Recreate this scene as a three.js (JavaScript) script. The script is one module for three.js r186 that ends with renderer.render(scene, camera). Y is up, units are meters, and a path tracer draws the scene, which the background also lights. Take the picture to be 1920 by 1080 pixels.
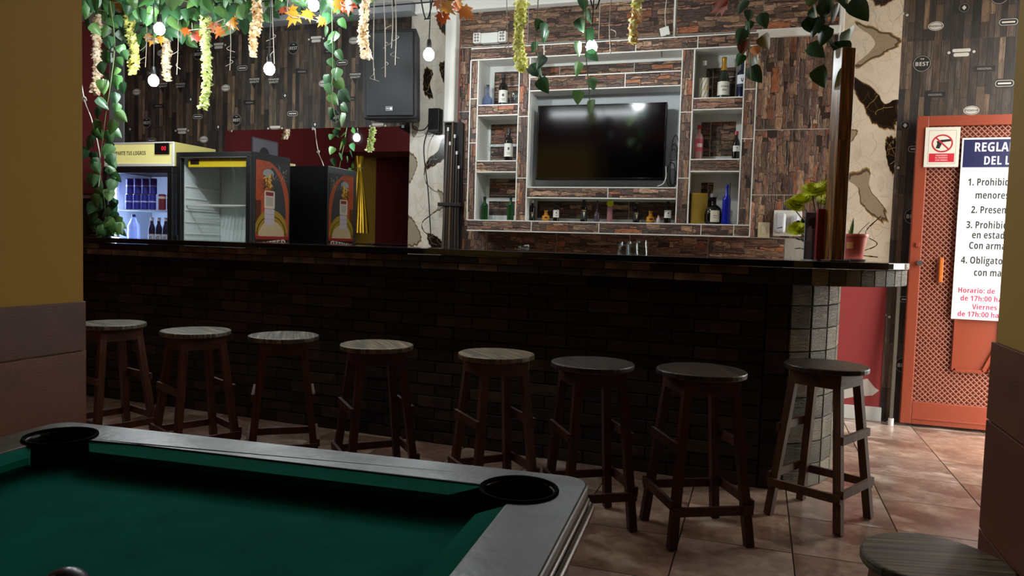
import * as THREE from 'three';
import { mergeGeometries } from 'three/addons/utils/BufferGeometryUtils.js';
import { RoundedBoxGeometry } from 'three/addons/geometries/RoundedBoxGeometry.js';
import { RectAreaLightUniformsLib } from 'three/addons/lights/RectAreaLightUniformsLib.js';

// ---------- camera, sky, exposure ----------
const scene = new THREE.Scene();
const renderer = new THREE.WebGLRenderer();
renderer.toneMapping = THREE.LinearToneMapping;
renderer.toneMappingExposure = 1.0;
renderer.shadowMap.enabled = true;
RectAreaLightUniformsLib.init();
const FOC = 1401.4, EYE = new THREE.Vector3(0, 1.2, 0), RAD = Math.PI / 180;
const camera = new THREE.PerspectiveCamera(2 * Math.atan(540 / FOC) / RAD, 1920 / 1080, 0.05, 100);
camera.position.copy(EYE);
camera.rotation.set(-3.38 * RAD, 18.264 * RAD, 1.672 * RAD, 'YXZ');
camera.updateMatrixWorld(true);
const SKY = 9;                                       // overcast daylight outside the street door
scene.background = new THREE.Color().setRGB(1.0 * SKY, 0.985 * SKY, 0.94 * SKY);
const BULB_CD = 1.6, BULB_COLOR = new THREE.Color().setRGB(0.9, 0.97, 1.0);
const TUBE_NITS = 3, FRIDGE_CD = 2.2;

// ---------- helpers ----------
let seedState = 12345;
const rnd = () => { seedState = (seedState + 0x6d2b79f5) | 0; let t = Math.imul(seedState ^ (seedState >>> 15), 1 | seedState); t = (t + Math.imul(t ^ (t >>> 7), 61 | t)) ^ t; return ((t ^ (t >>> 14)) >>> 0) / 4294967296; };
const rr = (a, b) => a + (b - a) * rnd();
const pick = (a) => a[Math.floor(rnd() * a.length)];
const V = (x, y, z) => new THREE.Vector3(x, y, z);
const BX = [V(), V(), V()]; camera.matrixWorld.extractBasis(BX[0], BX[1], BX[2]);
// the point where the sight line of a photo pixel meets the plane axis = value
function at(px, py, value, axis = 'z') {
  const d = BX[2].clone().multiplyScalar(-1).addScaledVector(BX[0], (px - 960) / FOC).addScaledVector(BX[1], -(py - 540) / FOC);
  return EYE.clone().addScaledVector(d, (value - EYE[axis]) / d[axis]);
}
const taken = {};
function numbered(n) { if (!(n in taken)) { taken[n] = 0; return n; } taken[n]++; return n + '_' + String(taken[n]).padStart(3, '0'); }
function tag(o, label, category, group) { o.userData.label = label; o.userData.category = category; if (group) o.userData.group = group; return o; }
function thing(name, label, category, pos = V(), ry = 0, group) {
  const o = new THREE.Group(); o.name = numbered(name); o.position.copy(pos); o.rotation.y = ry; scene.add(o);
  return tag(o, label, category, group);
}
function part(name, geo, mat, parent) { const m = new THREE.Mesh(geo, mat); m.name = name; parent.add(m); return m; }
function single(name, geo, mat, label, category, pos, group) { const m = new THREE.Mesh(geo, mat); m.name = numbered(name); if (pos) m.position.copy(pos); scene.add(m); return tag(m, label, category, group); }
function struct(name, geo, mat, label, category) {
  const m = geo ? new THREE.Mesh(geo, mat) : new THREE.Group(); m.name = name; m.userData.kind = 'structure'; m.userData.label = label; m.userData.category = category; scene.add(m); return m;
}
const stuff = (m) => { m.userData.kind = 'stuff'; return m; };
// axis-aligned box from ranges
function bx(x0, x1, y0, y1, z0, z1) { const g = new THREE.BoxGeometry(Math.abs(x1 - x0), Math.abs(y1 - y0), Math.abs(z1 - z0)); g.translate((x0 + x1) / 2, (y0 + y1) / 2, (z0 + z1) / 2); return g; }
function rbx(x0, x1, y0, y1, z0, z1, r = 0.004, s = 2) { const g = new RoundedBoxGeometry(Math.abs(x1 - x0), Math.abs(y1 - y0), Math.abs(z1 - z0), s, r); g.translate((x0 + x1) / 2, (y0 + y1) / 2, (z0 + z1) / 2); return g; }
const merge = (list) => mergeGeometries(list.map((g) => { const h = g.index ? g.toNonIndexed() : g; for (const k of Object.keys(h.attributes)) if (!['position', 'normal', 'uv'].includes(k)) h.deleteAttribute(k); return h; }));
// uv in metres by the direction a face points; swap turns the pattern a quarter
function metres(g, su = 1, sv = 1, ou = 0, ov = 0, swap = false) {
  const p = g.attributes.position, n = g.attributes.normal, uv = new Float32Array(p.count * 2);
  for (let i = 0; i < p.count; i++) {
    const ax = Math.abs(n.getX(i)), ay = Math.abs(n.getY(i)), az = Math.abs(n.getZ(i));
    let u, v;
    if (az >= ax && az >= ay) { u = p.getX(i); v = p.getY(i); } else if (ax >= ay) { u = p.getZ(i); v = p.getY(i); } else { u = p.getX(i); v = p.getZ(i); }
    if (swap) [u, v] = [v, u];
    uv[i * 2] = u / su + ou; uv[i * 2 + 1] = v / sv + ov;
  }
  g.setAttribute('uv', new THREE.BufferAttribute(uv, 2)); return g;
}
const tube = (pts, r, seg = 24, rs = 6) => new THREE.TubeGeometry(new THREE.CatmullRomCurve3(pts), seg, r, rs, false);
function cyl(r0, r1, h, x, y, z, n = 20) { const g = new THREE.CylinderGeometry(r0, r1, h, n); g.translate(x, y, z); return g; }
const lathe = (pts, n = 24) => new THREE.LatheGeometry(pts.map(([r, y]) => new THREE.Vector2(r, y)), n);
// a bar of square or rectangular section between two points
function bar(a, b, w, d, twist = 0) {
  const dir = b.clone().sub(a), L = dir.length(), g = new THREE.BoxGeometry(w, L, d); if (twist) g.rotateY(twist);
  g.applyQuaternion(new THREE.Quaternion().setFromUnitVectors(V(0, 1, 0), dir.normalize())); g.translate((a.x + b.x) / 2, (a.y + b.y) / 2, (a.z + b.z) / 2); return g;
}

// ---------- textures ----------
function tex(w, h, draw, srgb = true, repeat = true) {
  const c = document.createElement('canvas'); c.width = w; c.height = h; const g = c.getContext('2d'); draw(g, w, h);
  const t = new THREE.CanvasTexture(c); if (srgb) t.colorSpace = THREE.SRGBColorSpace; if (repeat) t.wrapS = t.wrapT = THREE.RepeatWrapping; return t;
}
const hash = (x, y) => { let h = Math.imul(x, 374761393) + Math.imul(y, 668265263); h = Math.imul(h ^ (h >>> 13), 1274126177); return ((h ^ (h >>> 16)) >>> 0) / 4294967296; };
function vnoise(x, y, per) {
  const xi = Math.floor(x), yi = Math.floor(y), fx = x - xi, fy = y - yi, sx = fx * fx * (3 - 2 * fx), sy = fy * fy * (3 - 2 * fy), m = (a) => ((a % per) + per) % per;
  const a = hash(m(xi), m(yi)), b = hash(m(xi + 1), m(yi)), c = hash(m(xi), m(yi + 1)), d = hash(m(xi + 1), m(yi + 1));
  return a + (b - a) * sx + (c - a) * sy + (a - b - c + d) * sx * sy;
}
function fbm(u, v, base = 4, oct = 5) { let s = 0, a = 0.5, f = base; for (let i = 0; i < oct; i++) { s += a * vnoise(u * f, v * f, f); a *= 0.5; f *= 2; } return s; }
function noiseTex(size, fn, srgb = true) {
  const data = new Uint8Array(size * size * 4);
  for (let y = 0; y < size; y++) for (let x = 0; x < size; x++) { const c = fn(x / size, y / size), i = (y * size + x) * 4; data[i] = c[0]; data[i + 1] = c[1]; data[i + 2] = c[2]; data[i + 3] = 255; }
  const t = new THREE.DataTexture(data, size, size); t.magFilter = THREE.LinearFilter; t.wrapS = t.wrapT = THREE.RepeatWrapping; if (srgb) t.colorSpace = THREE.SRGBColorSpace; t.needsUpdate = true; return t;
}
const mix3 = (a, b, t) => [a[0] + (b[0] - a[0]) * t, a[1] + (b[1] - a[1]) * t, a[2] + (b[2] - a[2]) * t];
const clamp01 = (t) => Math.max(0, Math.min(1, t));
const css = (c, k = 1) => `rgb(${c.map((v) => Math.round(Math.max(0, Math.min(255, v * k)))).join(',')})`;

// printed stacked-stone ceramic: one metre square, colour and relief from the same stones
const STONE = [[140, 116, 98], [120, 98, 84], [158, 134, 112], [104, 84, 74], [170, 144, 118], [130, 104, 90], [112, 98, 90], [166, 110, 76], [180, 156, 132], [92, 76, 70], [148, 118, 106]];
const stoneList = []; // ledge stones laid over one another: x, y, length, height, tone, shade, seed
{ for (let y = 0; y < 1024; y += 26) for (let x = 0; x < 1024; x += 118) stoneList.push([x + rr(-70, 70), y + rr(-13, 13), rr(110, 210), rr(26, 46), rnd(), rnd(), Math.floor(rnd() * 9999)]);
  for (let i = 0; i < 210; i++) stoneList.push([rr(0, 1024), rr(0, 1024), rr(50, 190), rr(14, 38), rnd(), rnd(), Math.floor(rnd() * 9999)]); }
function stonePath(g, s, dx, dy) { const [x, y, w, h, , , k] = s, j = (i, m) => m * (hash(i, k) - 0.3), n = Math.max(3, Math.round(w / 24)), X = x + dx, Y = y + dy; g.beginPath();
  for (let i = 0; i <= n; i++) g.lineTo(X + w * i / n, Y + j(i, 8)); for (let i = 1; i < 3; i++) g.lineTo(X + w - j(i + 40, 9), Y + h * i / 3); for (let i = n; i >= 0; i--) g.lineTo(X + w * i / n, Y + h - j(i + 20, 8)); for (let i = 2; i > 0; i--) g.lineTo(X + j(i + 60, 9), Y + h * i / 3); g.closePath(); }
const wraps = (s) => { const o = []; for (const dx of [-1024, 0, 1024]) for (const dy of [-1024, 0, 1024]) if (s[0] + dx < 1030 && s[0] + dx + s[2] > -6 && s[1] + dy < 1030 && s[1] + dy + s[3] > -6) o.push([dx, dy]); return o; };
const stoneMap = tex(1024, 1024, (g, w, h) => {
  g.fillStyle = '#3a2d27'; g.fillRect(0, 0, w, h);
  for (const s of stoneList) for (const [dx, dy] of wraps(s)) {
    const c = STONE[Math.floor(s[4] * STONE.length)], k = 0.72 + s[5] * 0.42; seedState = s[6]; stonePath(g, s, dx, dy); g.fillStyle = css(c, k); g.fill(); g.strokeStyle = '#241b17'; g.lineWidth = 1.2 + 2.2 * s[5]; g.globalAlpha = 0.85; g.stroke(); g.globalAlpha = 1; g.save(); g.clip();
    for (let i = 0; i < s[2] * s[3] / 70; i++) { g.globalAlpha = rr(0.12, 0.45); g.fillStyle = rnd() < 0.5 ? css(c, k * rr(0.4, 0.8)) : css(c, k * rr(1.1, 1.5)); g.beginPath(); g.ellipse(s[0] + dx + rnd() * s[2], s[1] + dy + rnd() * s[3], rr(2, 20), rr(0.8, 5), rr(-0.4, 0.4), 0, 7); g.fill(); }
    for (let i = 0; i < 2; i++) { g.globalAlpha = rr(0.3, 0.7); g.strokeStyle = css(c, k * 0.35); g.lineWidth = rr(1, 2.4); let x = s[0] + dx + rnd() * s[2], y = s[1] + dy + rnd() * s[3]; g.beginPath(); g.moveTo(x, y); for (let q = 0; q < 4; q++) { x += rr(6, 22); y += rr(-6, 6); g.lineTo(x, y); } g.stroke(); }
    g.globalAlpha = 1; g.restore();
  }
});
const stoneBump = tex(1024, 1024, (g, w, h) => {
  g.fillStyle = '#333'; g.fillRect(0, 0, w, h);
  for (const s of stoneList) for (const [dx, dy] of wraps(s)) { seedState = s[6] + 7; const k = 110 + s[5] * 120; stonePath(g, s, dx, dy); g.fillStyle = css([k, k, k]); g.fill(); g.strokeStyle = '#222'; g.lineWidth = 2; g.stroke(); g.save(); g.clip(); for (let i = 0; i < s[2] * s[3] / 160; i++) { g.globalAlpha = 0.25; g.fillStyle = rnd() < 0.5 ? '#000' : '#fff'; g.beginPath(); g.ellipse(s[0] + dx + rnd() * s[2], s[1] + dy + rnd() * s[3], rr(3, 18), rr(1, 4), rr(-0.4, 0.4), 0, 7); g.fill(); } g.globalAlpha = 1; g.restore(); }
}, false);
const stoneMat = new THREE.MeshStandardMaterial({ color: '#ecd8cc', map: stoneMap, bumpMap: stoneBump, bumpScale: 0.005, roughness: 0.5 });
// wallpaper of weathered boards printed with badges, 1.06 m repeat
const plankMap = tex(2048, 2048, (g, W) => {
  seedState = 99; const S = 1024; g.scale(2, 2); let x = 0;
  while (x < S) {
    let w = rr(28, 54); if (S - x - w < 26) w = S - x; let y = -rr(0, 300);
    while (y < S) {
      const h = rr(260, 620), k = rr(0.42, 1.0), c = pick([[84, 71, 61], [71, 61, 54], [99, 82, 67], [60, 53, 49], [112, 90, 69], [78, 63, 53]]);
      g.fillStyle = css(c, k); g.fillRect(x, y, w, h); g.save(); g.beginPath(); g.rect(x, y, w, h); g.clip();
      for (let i = 0; i < 110; i++) { g.globalAlpha = rr(0.1, 0.45); g.strokeStyle = rnd() < 0.5 ? css(c, k * 0.35) : css(c, k * 1.7); g.lineWidth = rr(0.6, 3); const lx = x + rnd() * w, ly = y + rnd() * h; g.beginPath(); g.moveTo(lx, ly); g.quadraticCurveTo(lx + rr(-7, 7), ly + 60, lx + rr(-4, 4), ly + rr(60, 200)); g.stroke(); }
      for (let i = 0; i < 3; i++) { g.globalAlpha = 0.16; g.fillStyle = css(c, k * 2); g.beginPath(); g.ellipse(x + rnd() * w, y + rnd() * h, w * 0.5, rr(30, 90), 0, 0, 7); g.fill(); }
      if (rnd() < 0.5) { const ky = y + rnd() * h; for (let i = 5; i > 0; i--) { g.globalAlpha = 0.3; g.strokeStyle = css(c, 0.4); g.lineWidth = 2; g.beginPath(); g.ellipse(x + w / 2, ky, i * 3, i * 8, 0, 0, 7); g.stroke(); } }
      g.restore(); g.globalAlpha = 1; g.fillStyle = '#151110'; g.fillRect(x, y, w, 2); y += h;
    }
    g.fillStyle = '#14100f'; g.fillRect(x, 0, 2.4, S); x += w;
  }
  const paper = '#c9c4ba', ink = '#161313'; g.textAlign = 'center'; g.textBaseline = 'middle'; const big = (f) => (cx, cy, ...m) => { g.save(); g.translate(cx, cy); g.scale(1.35, 1.35); f(0, 0, ...m); g.restore(); };
  const seal = (cx, cy, r) => { g.fillStyle = ink; g.beginPath(); for (let i = 0; i < 48; i++) { const q = r * (i % 2 ? 1 : 0.92), a = i / 48 * 6.2832; g.lineTo(cx + q * Math.cos(a), cy + q * Math.sin(a)); } g.fill(); g.strokeStyle = paper; g.lineWidth = 1.5; g.beginPath(); g.arc(cx, cy, r * 0.86, 0, 7); g.stroke(); g.fillStyle = paper; g.font = `bold ${r * 0.62}px sans-serif`; g.fillText('BEST', cx, cy + 2); g.font = `bold ${r * 0.24}px sans-serif`; g.fillText('THE', cx, cy - r * 0.52); };
  const oval = (cx, cy) => { g.fillStyle = paper; g.beginPath(); g.ellipse(cx, cy, 34, 22, 0, 0, 7); g.fill(); g.strokeStyle = ink; g.lineWidth = 2; g.beginPath(); g.ellipse(cx, cy, 29, 18, 0, 0, 7); g.stroke(); g.fillStyle = ink; g.font = 'bold 12px sans-serif'; g.fillText('PREMIUM', cx, cy); };
  const plate = (cx, cy) => { g.fillStyle = ink; g.beginPath(); g.roundRect(cx - 42, cy - 18, 84, 36, 14); g.fill(); g.strokeStyle = paper; g.lineWidth = 2.5; g.beginPath(); g.roundRect(cx - 38, cy - 14, 76, 28, 12); g.stroke(); g.fillStyle = paper; g.fillRect(cx - 28, cy - 4, 56, 8); };
  const ribbon = (cx, cy) => { g.fillStyle = paper; g.beginPath(); g.roundRect(cx - 40, cy - 20, 80, 16, 7); g.roundRect(cx - 34, cy, 68, 18, 8); g.fill(); for (const s of [-1, 1]) { g.beginPath(); g.arc(cx + s * 54, cy - 3, 10, 0, 7); g.fillStyle = ink; g.fill(); g.beginPath(); g.arc(cx + s * 54, cy - 3, 7, 0, 7); g.fillStyle = paper; g.fill(); } };
  const quality = (cx, cy) => { g.fillStyle = ink; g.beginPath(); g.moveTo(cx - 40, cy - 22); g.lineTo(cx + 40, cy - 22); g.lineTo(cx, cy + 56); g.fill(); g.fillStyle = paper; g.font = 'bold 17px sans-serif'; g.fillText('PREMIUM', cx, cy - 12); g.fillText('QUALITY', cx, cy + 6); };
  const gem = (cx, cy) => { g.fillStyle = ink; g.beginPath(); g.arc(cx, cy, 26, 0, 7); g.fill(); g.strokeStyle = '#7b756c'; g.lineWidth = 2; g.beginPath(); g.arc(cx, cy, 21, 0, 7); g.stroke(); g.fillStyle = paper; g.beginPath(); g.moveTo(cx, cy - 12); g.lineTo(cx + 10, cy); g.lineTo(cx, cy + 12); g.lineTo(cx - 10, cy); g.fill(); };
  const dark = (cx, cy) => { g.fillStyle = ink; g.fillRect(cx - 46, cy - 14, 92, 28); g.fillStyle = '#8d877d'; g.font = 'bold 13px sans-serif'; g.fillText('ORIGINAL', cx, cy); };
  const [Seal, Oval, Plate, Ribbon, Quality, Gem, Dark] = [seal, oval, plate, ribbon, quality, gem, dark].map(big); Seal(330, 150, 44); Oval(640, 470); Plate(820, 300); Ribbon(560, 90); Quality(130, 430); Gem(250, 560); Dark(420, 360); Dark(900, 610); Seal(760, 760, 42); Plate(330, 720); Oval(930, 120); Ribbon(150, 850); Gem(560, 820); Dark(700, 200); Dark(90, 130); Oval(400, 930); Plate(820, 930); Quality(950, 420);
});
const plankMat = new THREE.MeshStandardMaterial({ map: plankMap, roughness: 0.62 });
function marbleTex(seed, blobs) {
  return tex(384, 2048, (g, w, h) => {
    seedState = seed; g.fillStyle = '#d8cfc2'; g.fillRect(0, 0, w, h);
    for (let i = 0; i < 90; i++) { g.globalAlpha = 0.08; g.fillStyle = pick(['#efe8dc', '#bdb3a6', '#e7d9c0']); g.beginPath(); g.ellipse(rnd() * w, rnd() * h, rr(30, 160), rr(20, 90), rnd() * 3, 0, 7); g.fill(); }
    for (let i = 0; i < 40; i++) { g.globalAlpha = 0.12; g.fillStyle = pick(['#c49a5a', '#8f7f6a', '#b59468']); g.beginPath(); g.ellipse(rnd() * w, rnd() * h, rr(20, 70), rr(10, 34), rnd() * 3, 0, 7); g.fill(); }
    for (let i = 0; i < 230; i++) { g.globalAlpha = rr(0.15, 0.6); g.strokeStyle = pick(['#7a6a58', '#b08a52', '#8f8270', '#5a4a3c']); g.lineWidth = rr(0.7, 2); let x = rnd() * w, y = rnd() * h, a = rnd() * 6.28; g.beginPath(); g.moveTo(x, y); for (let k = 0; k < 9; k++) { a += rr(-0.7, 0.7); x += 20 * Math.cos(a); y += 20 * Math.sin(a); g.lineTo(x, y); } g.stroke(); }
    for (const [pts, tone] of blobs) { // closed outlines: tone 0 dark brown with pale veins, 1 taupe, 2 thin dark river
      const c = new THREE.CatmullRomCurve3(pts.map(([x, y]) => new THREE.Vector3(x, y, 0)), tone < 2, 'catmullrom', 0.6), P = c.getPoints(tone < 2 ? 90 : 60), cx = pts.reduce((a, q) => a + q[0], 0) / pts.length, cy = pts.reduce((a, q) => a + q[1], 0) / pts.length;
      const path = (k) => { g.beginPath(); P.forEach((q, i) => { const m = k * (0.94 + 0.09 * hash(i, seed) + 0.05 * Math.sin(i * 0.9 + seed)); g.lineTo(cx + (q.x - cx) * m, cy + (q.y - cy) * m); }); };
      g.globalAlpha = 1;
      if (tone === 2) { for (let i = 0; i + 1 < P.length; i++) { g.strokeStyle = i % 9 ? '#3a2d24' : '#8a6a3c'; g.lineWidth = 2 + 9 * hash(Math.floor(i / 3), seed); g.beginPath(); g.moveTo(P[i].x, P[i].y); g.lineTo(P[i + 1].x, P[i + 1].y); g.stroke(); } continue; }
      path(1.06); g.closePath(); g.fillStyle = '#a5875c'; g.fill(); path(1); g.closePath(); g.fillStyle = tone ? '#5c5040' : '#33261e'; g.fill(); path(0.88); g.closePath(); g.fillStyle = tone ? '#9c8e7a' : '#1f1713'; g.fill(); g.save(); g.clip();
      for (let i = 0; i < 9; i++) { g.globalAlpha = tone ? 0.35 : 0.8; g.strokeStyle = tone ? pick(['#6a5c48', '#c4b69e']) : pick(['#d9c9a4', '#8f6a34', '#c9a868']); g.lineWidth = rr(1, 3.4); let x = cx + rr(-70, 70), y = cy + rr(-90, 90), a = rnd() * 6.28; g.beginPath(); g.moveTo(x, y); for (let k = 0; k < 7; k++) { a += rr(-0.9, 0.9); x += 20 * Math.cos(a); y += 20 * Math.sin(a); g.lineTo(x, y); } g.stroke(); }
      g.restore();
    }
    g.globalAlpha = 1;
  }, true, false);
}
const woodMap = noiseTex(512, (u, v) => { const n = fbm(u, v * 0.25 + 3, 4, 4), ring = 0.5 + 0.5 * Math.sin((u * 40 + n * 14)), f = fbm(u * 1, v * 0.06, 64, 2); const t = clamp01(0.25 + ring * 0.3 + (f - 0.4) * 0.9); return mix3([92, 62, 40], [168, 126, 84], t); });
const grainMap = noiseTex(512, (u, v) => { const n = fbm(u, v * 0.25 + 3, 4, 4), ring = 0.5 + 0.5 * Math.sin((u * 26 + n * 18)), f = fbm(u, v * 0.06, 64, 2); const k = 255 * clamp01(0.5 + ring * 0.22 + (f - 0.4) * 0.9); return [k, k * 0.96, k * 0.9]; });
const fineNoise = noiseTex(256, (u, v) => { const k = 255 * clamp01(fbm(u, v, 32, 3) * 1.1); return [k, k, k]; }, false);
const clothMap = noiseTex(512, (u, v) => { const k = 0.86 + 0.22 * fbm(u, v, 8, 3) + 0.1 * (hash(Math.floor(u * 512), Math.floor(v * 512)) - 0.5); const c = 235 * k; return [c, c, c]; });
const blotch = noiseTex(512, (u, v) => { const k = 150 + 150 * (fbm(u, v, 4, 6) - 0.2); const c = Math.max(40, Math.min(255, k)); return [c, c, c]; });
const tileMap = noiseTex(1024, (u, v) => { const n = fbm(u, v, 4, 6), m = fbm(u + 0.3 * n, v + 0.3 * n, 8, 5), s = fbm(u, v, 32, 3); let c = mix3([142, 116, 104], [190, 166, 150], clamp01((n - 0.25) * 2)); c = mix3(c, [214, 198, 182], clamp01((m - 0.5) * 3)); return c.map((k) => Math.max(0, Math.min(255, k * (0.9 + 0.2 * s)))); });
const weaveMap = noiseTex(512, (u, v) => { const n = fbm(u, v, 4, 4), w = 0.5 + 0.5 * Math.sin(v * 2 * Math.PI * 44 + Math.sin(u * 2 * Math.PI * 6) * 1.2), d = hash(Math.floor(u * 170), Math.floor(v * 44)); return mix3([84, 44, 28], [130, 76, 48], clamp01(0.15 + n * 0.5 + w * 0.22 + d * 0.2)); });
const stuccoBump = noiseTex(512, (u, v) => { const k = 255 * clamp01(fbm(u, v, 24, 4)); return [k, k, k]; }, false);

// ---------- shared materials ----------
const std = (color, roughness = 0.6, more = {}) => new THREE.MeshStandardMaterial({ color, roughness, ...more });
const M = {
  white: std('#d8d8d2', 0.55, { bumpMap: fineNoise, bumpScale: 0.0004 }), trim: std('#e4e2da', 0.4), black: std('#0c0c0d', 0.5), blackPlastic: std('#0a0b0d', 0.6, { bumpMap: fineNoise, bumpScale: 0.0006 }),
  gloss: std('#08080a', 0.12), granite: std('#0b0a0a', 0.1, { map: null }), steel: std('#9a9a98', 0.35, { metalness: 0.9 }), gold: std('#d8a92e', 0.28, { metalness: 0.85 }),
  wood: std('#ffffff', 0.55, { map: woodMap }), woodDark: std('#8a6a52', 0.5, { map: woodMap }), seat: std('#b09a84', 0.42, { map: woodMap, bumpMap: woodMap, bumpScale: 0.0006 }),
  leg: std('#b8906c', 0.55, { map: woodMap }), legDark: std('#8d6650', 0.55, { map: woodMap }),
  red: std('#a53c3c', 0.65, { bumpMap: stuccoBump, bumpScale: 0.001 }), redDark: std('#6d1a1c', 0.7), yellow: std('#b88f36', 0.75, { bumpMap: fineNoise, bumpScale: 0.0005 }), grey: std('#8d8f92', 0.7), stucco: std('#c9c6bd', 0.85, { bumpMap: stuccoBump, bumpScale: 0.006 }),
  grout: std('#4c4038', 0.9), mortar: std('#2c2622', 0.9), mirror: std('#d9dcdc', 0.015, { metalness: 1 }),
  glass: new THREE.MeshPhysicalMaterial({ color: '#ffffff', roughness: 0.02, transmission: 1, thickness: 0, ior: 1.45 }),
  clear: new THREE.MeshPhysicalMaterial({ color: '#eef4f4', roughness: 0.03, transmission: 1, thickness: 0, ior: 1.45 }),
  screen: std('#020203', 0.1),
  cable: std('#0d0d0d', 0.6), cord: std('#d9d6cc', 0.6), twig: std('#8b7f72', 0.8), stem: std('#4e5a34', 0.7),
};

// ---------- the room ----------
const WZ = -5.92, XL = -6.24, XR = 1.92, CEIL = 3.2, ZB = 2.6;      // back wall, left wall, right wall, ceiling, wall behind the pool room
// floor: a screed with single tiles, 443 mm, in the bar room; the pool room's tiles beyond are one piece
{
  const floor = struct('floor', bx(XL - 0.15, XR + 0.15, -0.15, -0.008, WZ - 0.15, ZB + 0.15), M.grout, 'pinkish beige marbled floor tiles with dark joints', 'floor');
  const T = 0.443, x0 = 0.178, z0 = -4.02, tileM = ['#ffffff', '#efe6df', '#fff4e8', '#e6dad2'].map((c) => std(c, 0.22, { map: tileMap, bumpMap: fineNoise, bumpScale: 0.0003 }));
  const far = [];
  for (let i = -15; i <= 4; i++) for (let k = -5; k <= 15; k++) {
    const a = Math.max(XL, x0 + i * T), b = Math.min(XR, x0 + (i + 1) * T), c = Math.max(WZ, z0 + k * T), d = Math.min(ZB, z0 + (k + 1) * T);
    if (b - a < 0.03 || d - c < 0.03) continue;
    const g = new RoundedBoxGeometry(b - a - 0.005, 0.012, d - c - 0.005, 1, 0.0015); g.translate((a + b) / 2, -0.006, (c + d) / 2); metres(g, 0.9, 0.9, hash(i + 40, k + 40), hash(k + 60, i + 90));
    const near = (c + d) / 2 < -1.4;
    if (near) part('floor_tile', g, tileM[Math.floor(hash(i + 50, k + 70) * 4)], floor); else far.push(g);
  }
  stuff(part('pool_room_tiles', merge(far), tileM[1], floor));
}
struct('ceiling', metres(bx(XL - 0.15, XR + 0.15, CEIL, CEIL + 0.15, WZ - 0.15, ZB + 0.15), 0.8, 0.8), M.stucco, 'off-white rough stucco ceiling', 'ceiling');
const wallBack = struct('wall_back', bx(XL - 0.15, XR + 0.15, 0, CEIL, WZ - 0.15, WZ), M.red, 'back wall of the bar with papered, tiled and marbled stretches', 'wall');
const wallLeft = struct('wall_left', bx(XL - 0.15, XL, 0, CEIL, WZ, ZB), M.redDark, 'dark red painted side wall', 'wall');
part('yellow_paint', bx(XL, XL + 0.006, 1.0, CEIL, -1.15, -0.45), M.yellow, wallLeft);
struct('wall_front', bx(XL - 0.15, XR + 0.15, 0, CEIL, ZB, ZB + 0.15), std('#5d5560', 0.8), 'grey wall at the far end of the pool room', 'wall');
{ // right wall with the open street doorway
  const g = merge([bx(XR, XR + 0.15, 0, CEIL, -4.7, ZB), bx(XR, XR + 0.15, 3.0, CEIL, -5.86, -4.7), bx(XR, XR + 0.15, 0, CEIL, WZ, -5.86)]);
  struct('wall_right', g, std('#7d6238', 0.75), 'side wall with the open street doorway', 'wall');
  struct('street_ground', bx(XR + 0.15, 14, -0.2, -0.06, -16, 6), std('#8f8a82', 0.9), 'grey pavement outside the street doorway', 'street');
}
// ceiling edge boards
struct('trim_1', rbx(XL, -2.86, 3.12, 3.2, WZ, WZ + 0.16, 0.004), M.grey, 'grey boxed edge where wallpaper meets the ceiling', 'trim');
struct('trim_2', rbx(-2.86, 0.9, 3.11, 3.2, WZ, WZ + 0.1, 0.012), M.trim, 'white moulding along the ceiling above the stone wall', 'trim');
part('corner_strip', bx(XL, -6.06, 0, 3.12, WZ, WZ + 0.02), M.grey, wallBack);
part('wallpaper', metres(bx(-6.06, -2.86, 1.0, 3.12, WZ, WZ + 0.006), 1.06, 1.06, 0.2, 0.1), plankMat, wallBack);
part('wallpaper', metres(bx(0.873, XR, 0, 3.2, WZ, WZ + 0.006), 1.06, 1.06, 0.37, 0.46), plankMat, wallBack);
// marbled panels: printed sheets with their own uv from 0 to 1
function panel(x0, x1, y0, y1, mat) { const g = bx(x0, x1, y0, y1, WZ, WZ + 0.01), p = g.attributes.position, uv = g.attributes.uv; for (let i = 0; i < p.count; i++) uv.setXY(i, (p.getX(i) - x0) / (x1 - x0), (p.getY(i) - y0) / (y1 - y0)); return part('marble_panel', g, mat, wallBack); }
const marbleL = std('#ffffff', 0.22, { map: marbleTex(501, [[[[260, 10], [384, 30], [390, 150], [330, 160], [270, 90]], 0], [[[150, 430], [226, 470], [200, 560], [230, 670], [150, 640], [130, 540]], 0], [[[290, 400], [390, 420], [390, 590], [330, 540]], 0], [[[0, 560], [70, 640], [40, 760], [0, 780]], 1], [[[384, 990], [330, 1020], [290, 1110], [200, 1170], [165, 1250], [230, 1240], [330, 1190], [390, 1130]], 0], [[[180, 1200], [165, 1330], [240, 1420], [350, 1470], [340, 1560], [237, 1635], [152, 1700], [170, 1770], [230, 1800]], 2], [[[300, 1430], [370, 1470], [370, 1560], [290, 1600], [330, 1520]], 1], [[[210, 1792], [330, 1830], [370, 1900], [250, 1900]], 0], [[[0, 1130], [85, 1190], [60, 1290], [0, 1366]], 1], [[[0, 1657], [90, 1720], [140, 1850], [0, 1890]], 1], [[[30, 900], [90, 930], [40, 990]], 1]]) });
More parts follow.
